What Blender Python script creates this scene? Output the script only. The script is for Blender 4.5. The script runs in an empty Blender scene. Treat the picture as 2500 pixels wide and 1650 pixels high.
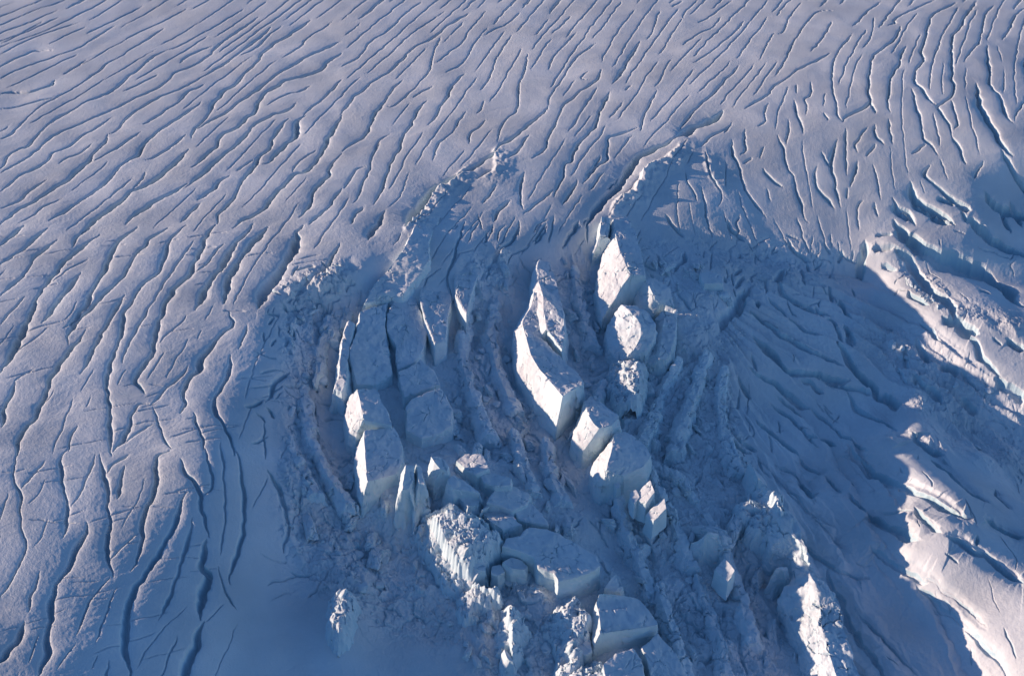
import bpy, bmesh, math, random
import numpy as np
from mathutils import Vector, noise as mnoise

# ------------------------------------------------------------------ camera, sky, sun, exposure
SC = bpy.context.scene
W, H = 2500.0, 1650.0            # frame the traced features are measured in
CAM_H, PITCH, HFOV = 300.0, math.radians(38.0), math.radians(45.0)
SUN_EL = math.radians(12.0)
cam_d = bpy.data.cameras.new("camera")
cam_d.sensor_width = 36.0
cam_d.lens = 18.0 / math.tan(HFOV / 2)
cam_d.clip_end = 30000.0
cam = bpy.data.objects.new("camera", cam_d)
SC.collection.objects.link(cam)
cam.location = (0, 0, CAM_H)
cam.rotation_euler = (math.pi / 2 - PITCH, 0, 0)
SC.camera = cam

world = bpy.data.worlds.new("World")
SC.world = world
world.use_nodes = True
nt = world.node_tree
sky = nt.nodes.new("ShaderNodeTexSky")
sky.sky_type = 'NISHITA'
sky.sun_disc = False
sky.sun_elevation = SUN_EL
sky.sun_rotation = math.radians(270)     # the sun stands to the left (-X)
sky.altitude = 1500.0
sky.air_density = 1.0
sky.dust_density = 0.0
sky.ozone_density = 5.0
nt.nodes["Background"].inputs["Strength"].default_value = 0.14
nt.links.new(sky.outputs[0], nt.nodes["Background"].inputs["Color"])

sun_d = bpy.data.lights.new("sun", 'SUN')
sun_d.energy = 5.0
sun_d.angle = math.radians(0.5)
sun_d.color = (1.0, 0.78, 0.60)
sun = bpy.data.objects.new("sun", sun_d)
SC.collection.objects.link(sun)
sun.rotation_euler = Vector((math.cos(SUN_EL), 0.0, -math.sin(SUN_EL))).to_track_quat('-Z', 'Y').to_euler()
SC.view_settings.view_transform = 'Standard'
SC.view_settings.look = 'None'
SC.view_settings.exposure = 0.15
SC.view_settings.gamma = 1.0
SC.view_settings.use_curve_mapping = False
SC.cycles.use_denoising = True
SC.cycles.max_bounces = 6
SC.cycles.diffuse_bounces = 3

TILES = {'A': (0, 0), 'B': (833, 0), 'C': (1666, 0), 'D': (0, 550), 'E': (833, 550), 'F': (1666, 550),
         'G': (0, 1100), 'H': (833, 1100), 'I': (1666, 1100)}
TS = 834.0 / 2376.0
TILES.update({'J': (2050, 480), 'K': (1600, 520), 'L': (1700, 780), 'M': (2100, 750), 'N': (1950, 1050), 'O': (1450, 850), 'P': (640, 640), 'S': (0, 0)})
TSC = {'J': 450 / 2376, 'K': 500 / 2376, 'L': 500 / 2376, 'M': 400 / 2376, 'N': 550 / 2376, 'O': 500 / 2376, 'P': 360 / 2372, 'S': 1.0}
def tscale(t): return TSC.get(t, TS)
TH = math.tan(HFOV / 2)

def ray(px, py):
    """direction of the view through a frame point, world space"""
    u = (np.asarray(px, float) / W * 2 - 1) * TH
    v = (1 - np.asarray(py, float) / H * 2) * TH * H / W
    c, s = math.cos(PITCH), math.sin(PITCH)
    return u, v * s + c, v * c - s

def at(px, py, z):
    dx, dy, dz = ray(px, py)
    t = (np.asarray(z, float) - CAM_H) / dz
    return dx * t, dy * t

def pix(x, y, z):
    c, s = math.cos(PITCH), math.sin(PITCH)
    zz = z - CAM_H
    fw = y * c - zz * s
    up = y * s + zz * c
    return (x / fw / TH + 1) * W / 2, (1 - up / fw / (TH * H / W)) * H / 2

# ------------------------------------------------------------------ numpy noise
def _hash(ix, iy, seed):
    h = (ix.astype(np.int64) * 374761393 + iy.astype(np.int64) * 668265263 + seed * 974634777) & 0xffffffff
    h = ((h ^ (h >> 13)) * 1274126177) & 0xffffffff
    h = ((h ^ (h >> 15)) * 2246822519) & 0xffffffff
    return (h ^ (h >> 16)) & 0xffffffff

def perlin(x, y, seed=0):
    ix, iy = np.floor(x), np.floor(y)
    fx, fy = x - ix, y - iy
    ux = fx * fx * fx * (fx * (fx * 6 - 15) + 10)
    uy = fy * fy * fy * (fy * (fy * 6 - 15) + 10)
    def g(ax, ay, rx, ry):
        a = _hash(ax, ay, seed) * (2 * math.pi / 4294967296.0)
        return np.cos(a) * rx + np.sin(a) * ry
    n00 = g(ix, iy, fx, fy); n10 = g(ix + 1, iy, fx - 1, fy)
    n01 = g(ix, iy + 1, fx, fy - 1); n11 = g(ix + 1, iy + 1, fx - 1, fy - 1)
    a = n00 + ux * (n10 - n00); b = n01 + ux * (n11 - n01)
    return (a + uy * (b - a)) * 1.4

def fbm(x, y, octaves, seed=0, gain=0.5, lac=2.03):
    r = np.zeros_like(x); a = 1.0; f = 1.0
    for o in range(octaves):
        r += a * perlin(x * f, y * f, seed + o * 17)
        a *= gain; f *= lac
    return r

def worley(x, y, seed=0):
    """nearest two cell distances and the id value of the nearest cell"""
    ix, iy = np.floor(x), np.floor(y)
    d1 = np.full(x.shape, 9.0); d2 = np.full(x.shape, 9.0); cid = np.zeros(x.shape)
    for oy in (-1, 0, 1):
        for ox in (-1, 0, 1):
            cx, cy = ix + ox, iy + oy
            h = _hash(cx, cy, seed); h2 = _hash(cx, cy, seed + 91)
            px = cx + h / 4294967296.0; py = cy + h2 / 4294967296.0
            d = np.hypot(px - x, py - y)
            near = d < d1
            d2 = np.where(near, d1, np.minimum(d2, d))
            cid = np.where(near, (h2 ^ h) % 1000 / 1000.0, cid)
            d1 = np.where(near, d, d1)
    return d1, d2, cid

def smooth(a, b, t):
    t = np.clip((t - a) / (b - a), 0, 1)
    return t * t * (3 - 2 * t)

# ------------------------------------------------------------------ the large shape of the glacier: heights at frame points
MACRO = """
0 0 0,0 625 0,0 1250 0,0 1900 -1,0 2500 -2
300 0 0,300 450 0,300 900 0,300 1350 0,300 1700 -1,300 2100 -2,300 2500 -4
400 700 0,400 1000 -0.5,400 1350 -2,400 1700 -6,400 2100 -10,400 2500 -11
500 0 0,500 350 0,500 700 0,500 1000 -1.5,500 1350 -7,500 1700 -13,500 1900 -17,500 2100 -19,500 2300 -20,500 2500 -22
575 1150 -6,575 1400 -12,575 1550 -15,575 1700 -19,575 1900 -24,575 2080 -26,575 2300 -26,575 2500 -26
650 0 0,650 300 0,650 600 -0.5,650 900 -2.5,650 1150 -9,650 1400 -14,650 1550 -16,650 1750 -22,650 2000 -28,650 2150 -30,650 2350 -30,650 2500 -30
800 0 0,800 400 -0.5,800 700 -4,800 850 -7,800 1000 -14,800 1150 -21,800 1300 -25,800 1450 -22,800 1600 -16,800 1750 -20,800 2000 -25,800 2200 -27,800 2350 -24,800 2500 -20
1000 0 0,1000 200 -0.5,1000 400 -1.5,1000 620 -5,1000 800 -15,1000 1000 -21,1000 1150 -26,1000 1350 -30,1000 1500 -29,1000 1650 -26,1000 1800 -27,1000 2000 -29,1000 2200 -31,1000 2350 -30,1000 2500 -32
1150 0 0,1150 300 -2,1150 600 -6,1150 720 -16,1150 850 -24,1150 1050 -27,1150 1300 -30,1150 1500 -32,1150 1700 -31,1150 1850 -30,1150 2050 -31,1150 2200 -26,1150 2350 -22,1150 2500 -24
1300 0 -1,1300 150 -2,1300 300 -4.5,1300 580 -11,1300 700 -20,1300 850 -27,1300 1050 -29,1300 1300 -30,1300 1500 -34,1300 1700 -34,1300 1850 -30,1300 1980 -29,1300 2130 -32,1300 2220 -30,1300 2400 -20,1300 2500 -15
1500 0 -2,1500 120 -3.5,1500 250 -6.5,1500 480 -13,1500 650 -23,1500 850 -31,1500 1100 -33,1500 1350 -34,1500 1600 -36,1500 1800 -36,1500 1950 -32,1500 2060 -30,1500 2200 -36,1500 2330 -33,1500 2500 -22
1700 0 -3,1700 120 -4.8,1700 250 -8.5,1700 450 -15.5,1700 650 -27,1700 850 -34,1700 1100 -36,1700 1400 -36,1700 1700 -38,1700 1900 -36,1700 2050 -30,1700 2250 -38,1700 2420 -40,1700 2600 -44
"""
_cp = []
for line in MACRO.strip().splitlines():
    for k in line.split(','):
        py, px, z = map(float, k.split()); _cp.append((px, py, z))
# the same slopes carried on outside the frame
for py, zl, zr in ((0, 0, -6), (300, 0, -14), (500, 0, -30), (650, 0, -40), (800, 0, -46), (1150, 0, -54), (1500, 0, -52), (1700, 0, -54)):
    _cp += [(-500, py, zl), (3000, py, zr)]
for px, z in ((-500, 0), (300, 0), (1250, 0), (2200, -2), (3000, -6)):
    _cp += [(px, -300, z + 2)]
for px, z in ((-500, 0), (250, -9), (650, -28), (1100, -38), (1700, -42), (2200, -42), (2600, -52), (3100, -56)):
    _cp += [(px, 2050, z)]
_cp = np.array(_cp)
_cx, _cy = at(_cp[:, 0], _cp[:, 1], _cp[:, 2])
SCL = 100.0
TILT = 0.0                     # the whole snowfield leans a little towards the sun
def _tps(r2):
    return 0.5 * r2 * np.log(r2 + 1e-12)
def _fit():
    n = len(_cx); X = np.stack([_cx, _cy], 1) / SCL
    d = ((X[:, None] - X[None]) ** 2).sum(-1)
    A = np.zeros((n + 3, n + 3)); A[:n, :n] = _tps(d) + np.eye(n) * 0.004
    A[:n, n] = 1; A[:n, n + 1:] = X; A[n, :n] = 1; A[n + 1:, :n] = X.T
    return X, np.linalg.solve(A, np.concatenate([_cp[:, 2], np.zeros(3)]))
_X, _wts = _fit()
MX0, MX1, MY0, MY1, MS = -520.0, 520.0, 130.0, 1000.0, 1.0
def _coarse():
    gx = np.arange(MX0, MX1 + MS, MS); gy = np.arange(MY0, MY1 + MS, MS)
    P = np.stack(np.meshgrid(gx, gy), -1) / SCL
    r = _wts[-3] + P[..., 0] * _wts[-2] + P[..., 1] * _wts[-1]
    for k in range(len(_X)):
        r += _wts[k] * _tps((P[..., 0] - _X[k, 0]) ** 2 + (P[..., 1] - _X[k, 1]) ** 2)
    return np.clip(r, -62, 6) + TILT * P[..., 0] * SCL
_MH = _coarse()
# ------------------------------------------------------------------ keep the trough below the plane of the low sun, the right-hand slope above it
def poly_dist(px, py, poly):
    """signed distance (+ inside) of frame points to a frame polygon"""
    poly = np.array(poly, float); n = len(poly)
    inside = np.zeros(px.shape, bool); d = np.full(px.shape, 1e9)
    for i in range(n):
        a, b = poly[i], poly[(i + 1) % n]
        cond = (a[1] > py) != (b[1] > py)
        xi = (b[0] - a[0]) * (py - a[1]) / (b[1] - a[1] + 1e-12) + a[0]
        inside ^= cond & (px < xi)
        v = b - a; t = np.clip(((px - a[0]) * v[0] + (py - a[1]) * v[1]) / (v @ v), 0, 1)
        d = np.minimum(d, np.hypot(px - a[0] - t * v[0], py - a[1] - t * v[1]))
    return np.where(inside, d, -d)

def poly_mask(px, py, poly, feather):
    return smooth(-feather, feather, poly_dist(px, py, poly))

EDGE = [(2125, 640), (2180, 700), (2290, 800), (2345, 860), (2430, 930), (2510, 1000), (2600, 1060), (3400, 1480)]
EDGE2 = [(3400, 1680), (2600, 1290), (2500, 1250), (2460, 1200), (2420, 1120), (2330, 1100), (2235, 990), (2185, 1065), (2110, 1085), (2160, 1130), (2190, 1200),
         (2200, 1290), (2165, 1305), (2200, 1360), (2240, 1420), (2330, 1500), (2410, 1600), (2480, 1700), (2560, 1850)]
SHADE = [(950, 645), (890, 690), (780, 705), (690, 730), (690, 800), (705, 880), (690, 960), (680, 1050), (685, 1130), (690, 1200), (660, 1290), (610, 1370),
         (560, 1450), (500, 1550), (450, 1680), (420, 1800), (2500, 1800)] + EDGE2[::-1] + EDGE[::-1] + \
        [(2060, 620), (1950, 630), (1850, 610), (1750, 600), (1650, 590), (1530, 575), (1440, 580), (1370, 590), (1300, 610), (1230, 640), (1150, 690), (1080, 710), (1010, 680)]
SHADE_B = [(2390, 430), (2500, 395), (3400, 420), (3400, 640), (2500, 606), (2444, 590), (2415, 552), (2398, 500)]
LIT_A = EDGE + [(3400, 1300), (3400, 640), (2700, 590), (2440, 570), (2300, 530), (2150, 560)]
LIT_B = EDGE2 + [(3400, 1900)]
TANS = math.tan(SUN_EL)
_gx = np.arange(MX0, MX1 + MS, MS); _gy = np.arange(MY0, MY1 + MS, MS)
_PX, _PY = np.meshgrid(_gx, _gy)

def blur(a, s):
    k = np.exp(-0.5 * (np.arange(-3 * s, 3 * s + 1) / s) ** 2); k /= k.sum()
    r = 3 * s
    p = np.pad(a, ((r, r), (0, 0)), 'edge'); a = sum(k[i] * p[i:i + a.shape[0]] for i in range(2 * r + 1))
    p = np.pad(a, ((0, 0), (r, r)), 'edge'); return sum(k[i] * p[:, i:i + a.shape[1]] for i in range(2 * r + 1))

def sun_plane(h):
    """lowest sunlit height at every plan point (the sun shines along +X)"""
    g = h + TANS * _PX
    m = np.maximum.accumulate(g, 1)
    m = np.concatenate([m[:, :1], m[:, :-1]], 1)
    return m - TANS * _PX

def sample(grid, x, y):
    fx = np.clip((np.asarray(x, float) - MX0) / MS, 0, grid.shape[1] - 1.001)
    fy = np.clip((np.asarray(y, float) - MY0) / MS, 0, grid.shape[0] - 1.001)
    ix, iy = fx.astype(int), fy.astype(int); tx, ty = fx - ix, fy - iy
    return ((grid[iy, ix] * (1 - tx) + grid[iy, ix + 1] * tx) * (1 - ty)
            + (grid[iy + 1, ix] * (1 - tx) + grid[iy + 1, ix + 1] * tx) * ty)
# the crests that stand out of the shade: frame point and height above the plane of the sun there, from left to right
CASTERS = [
 [(984, 606, 1.5), (950, 660, 2), (915, 710, 2.5), (880, 770, 3), (872, 850, 4), (872, 950, 6), (890, 1020, 8), (893, 1060, 9), (880, 1120, 9), (895, 1200, 7)],
 [(1316, 636, 3), (1303, 715, 5), (1303, 760, 5), (1277, 785, 6), (1290, 830, 6), (1300, 884, 7), (1325, 910, 8), (1352, 947, 8), (1374, 968, 8)],
 [(1050, 1260, 5), (1075, 1310, 6), (1105, 1360, 6), (1142, 1400, 5), (1240, 1480, 4), (1245, 1560, 4), (1250, 1650, 4)],
 [(1426, 982, 3), (1437, 1017, 4), (1461, 1045, 4), (1500, 1060, 4), (1497, 1100, 4), (1483, 1143, 3)],
 [(1465, 1450, 5), (1462, 1500, 6), (1470, 1570, 5), (1480, 1660, 5)],
 [(1490, 556, 6), (1510, 606, 11), (1538, 670, 11), (1575, 690, 11), (1610, 745, 11), (1640, 800, 11), (1648, 850, 8), (1645, 900, 4)],
 [(1830, 1130, 2), (1850, 1170, 3), (1870, 1190, 3), (1903, 1255, 6), (1935, 1310, 6), (1975, 1400, 8), (2003, 1445, 8), (2013, 1515, 9),
  (2015, 1560, 9), (2040, 1610, 10), (2055, 1670, 10), (2080, 1800, 10)]]
def _impose():
    global _MH
    h = _MH
    for it in range(4):
        px, py = pix(_PX, _PY, h)
        dA = poly_dist(px, py, SHADE)
        dL = np.maximum(poly_dist(px, py, LIT_A), poly_dist(px, py, LIT_B))
        s = sun_plane(np.where((dA > 0) | (dL > 0), -999.0, h))
        for line in CASTERS:
            c = np.array(line, float); z = np.full(len(c), -25.0)
            for _ in range(10):
                cx, cy = at(c[:, 0], c[:, 1], z)
                z = 0.5 * z + 0.5 * (sample(s, cx, cy) + c[:, 2])
            o = np.argsort(cy)
            xr = np.interp(_gy, cy[o], cx[o]); zr = np.interp(_gy, cy[o], z[o])
            ok = (_gy >= cy.min()) & (_gy <= cy.max())
            v = zr[:, None] - TANS * (_PX - xr[:, None])
            s = np.where(ok[:, None] & (_PX > xr[:, None]), np.maximum(s, v), s)
        for poly, d, mg, fe in ((SHADE, dA, 7.5, 18), (SHADE_B, poly_dist(px, py, SHADE_B), 3.0, 20)):
            fe = fe + 60 * smooth(1450, 1560, px) * smooth(2120, 2050, px) * smooth(780, 650, py) + 25 * smooth(1000, 1050, px) * smooth(1500, 1400, px) * smooth(700, 640, py)
            m = smooth(-fe, fe, d)
            mgd = mg * np.clip(0.2 + np.maximum(d, 0) / 110.0, 0, 1)
            if poly is SHADE:
                mgd = mgd * (1 - 0.93 * np.exp(-(((px - 840) / 60) ** 2 + ((py - 1500) / 110) ** 2)))      # a mound on the smooth floor
                mgd = mgd * (1 - 0.35 * smooth(1560, 1700, px) * smooth(2150, 2050, px) * smooth(800, 700, py))
                mgd = mgd * (1 - 0.6 * poly_mask(px, py, [(1080, 1120), (1200, 1130), (1330, 1180), (1480, 1280), (1480, 1370), (1300, 1400), (1150, 1370), (1060, 1250)], 30))
                mgd = mgd * (1 - 0.5 * poly_mask(px, py, [(1000, 1260), (1150, 1390), (1260, 1440), (1480, 1400), (1500, 1700), (1150, 1700), (1050, 1500)], 40))
                mgd = mgd * (1 - 0.55 * smooth(2150, 2300, px) * smooth(780, 880, py) * smooth(1200, 1100, py))                              # the deep hollow on the far right
            h = h + m * (np.minimum(np.maximum(h, s - mgd - 3), s - mgd) - h)
        for poly, kk, cap in ((LIT_A, 0.058, 8), (LIT_B, 0.075, 15)):
            d = poly_dist(px, py, poly)
            t = s + (4.0 if poly is LIT_A else 3.0) + np.clip(np.minimum(d, 300) * kk, 0, cap)
            w = smooth(-3, 6, d) * (smooth(545, 690, py) if poly is LIT_A else 1.0)
            h = h + w * (t - h)
        h = blur(h, 2 if it < 3 else 4)
    _MH = h
    return s
_MH_RAW = _MH
_SUNP = _impose()

def macro(x, y): return sample(_MH, x, y)

def on_ground(px, py, h=0.0, grid=None):
    """frame points -> points standing h above the large shape of the glacier (or above the sun plane)"""
    px, py = np.asarray(px, float), np.asarray(py, float)
    g = _MH if grid is None else grid
    z = np.full(px.shape, -12.0) + h
    for _ in range(16):
        x, y = at(px, py, z)
        z = 0.5 * z + 0.5 * (sample(g, x, y) + h)
    x, y = at(px, py, z)
    return x, y, z

def tile_pts(tile, s):
    v = np.array(s.replace(',', ' ').split(), float).reshape(-1, 2)
    ox, oy = TILES[tile]
    return v[:, 0] * tscale(tile) + ox, v[:, 1] * tscale(tile) + oy
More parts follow.
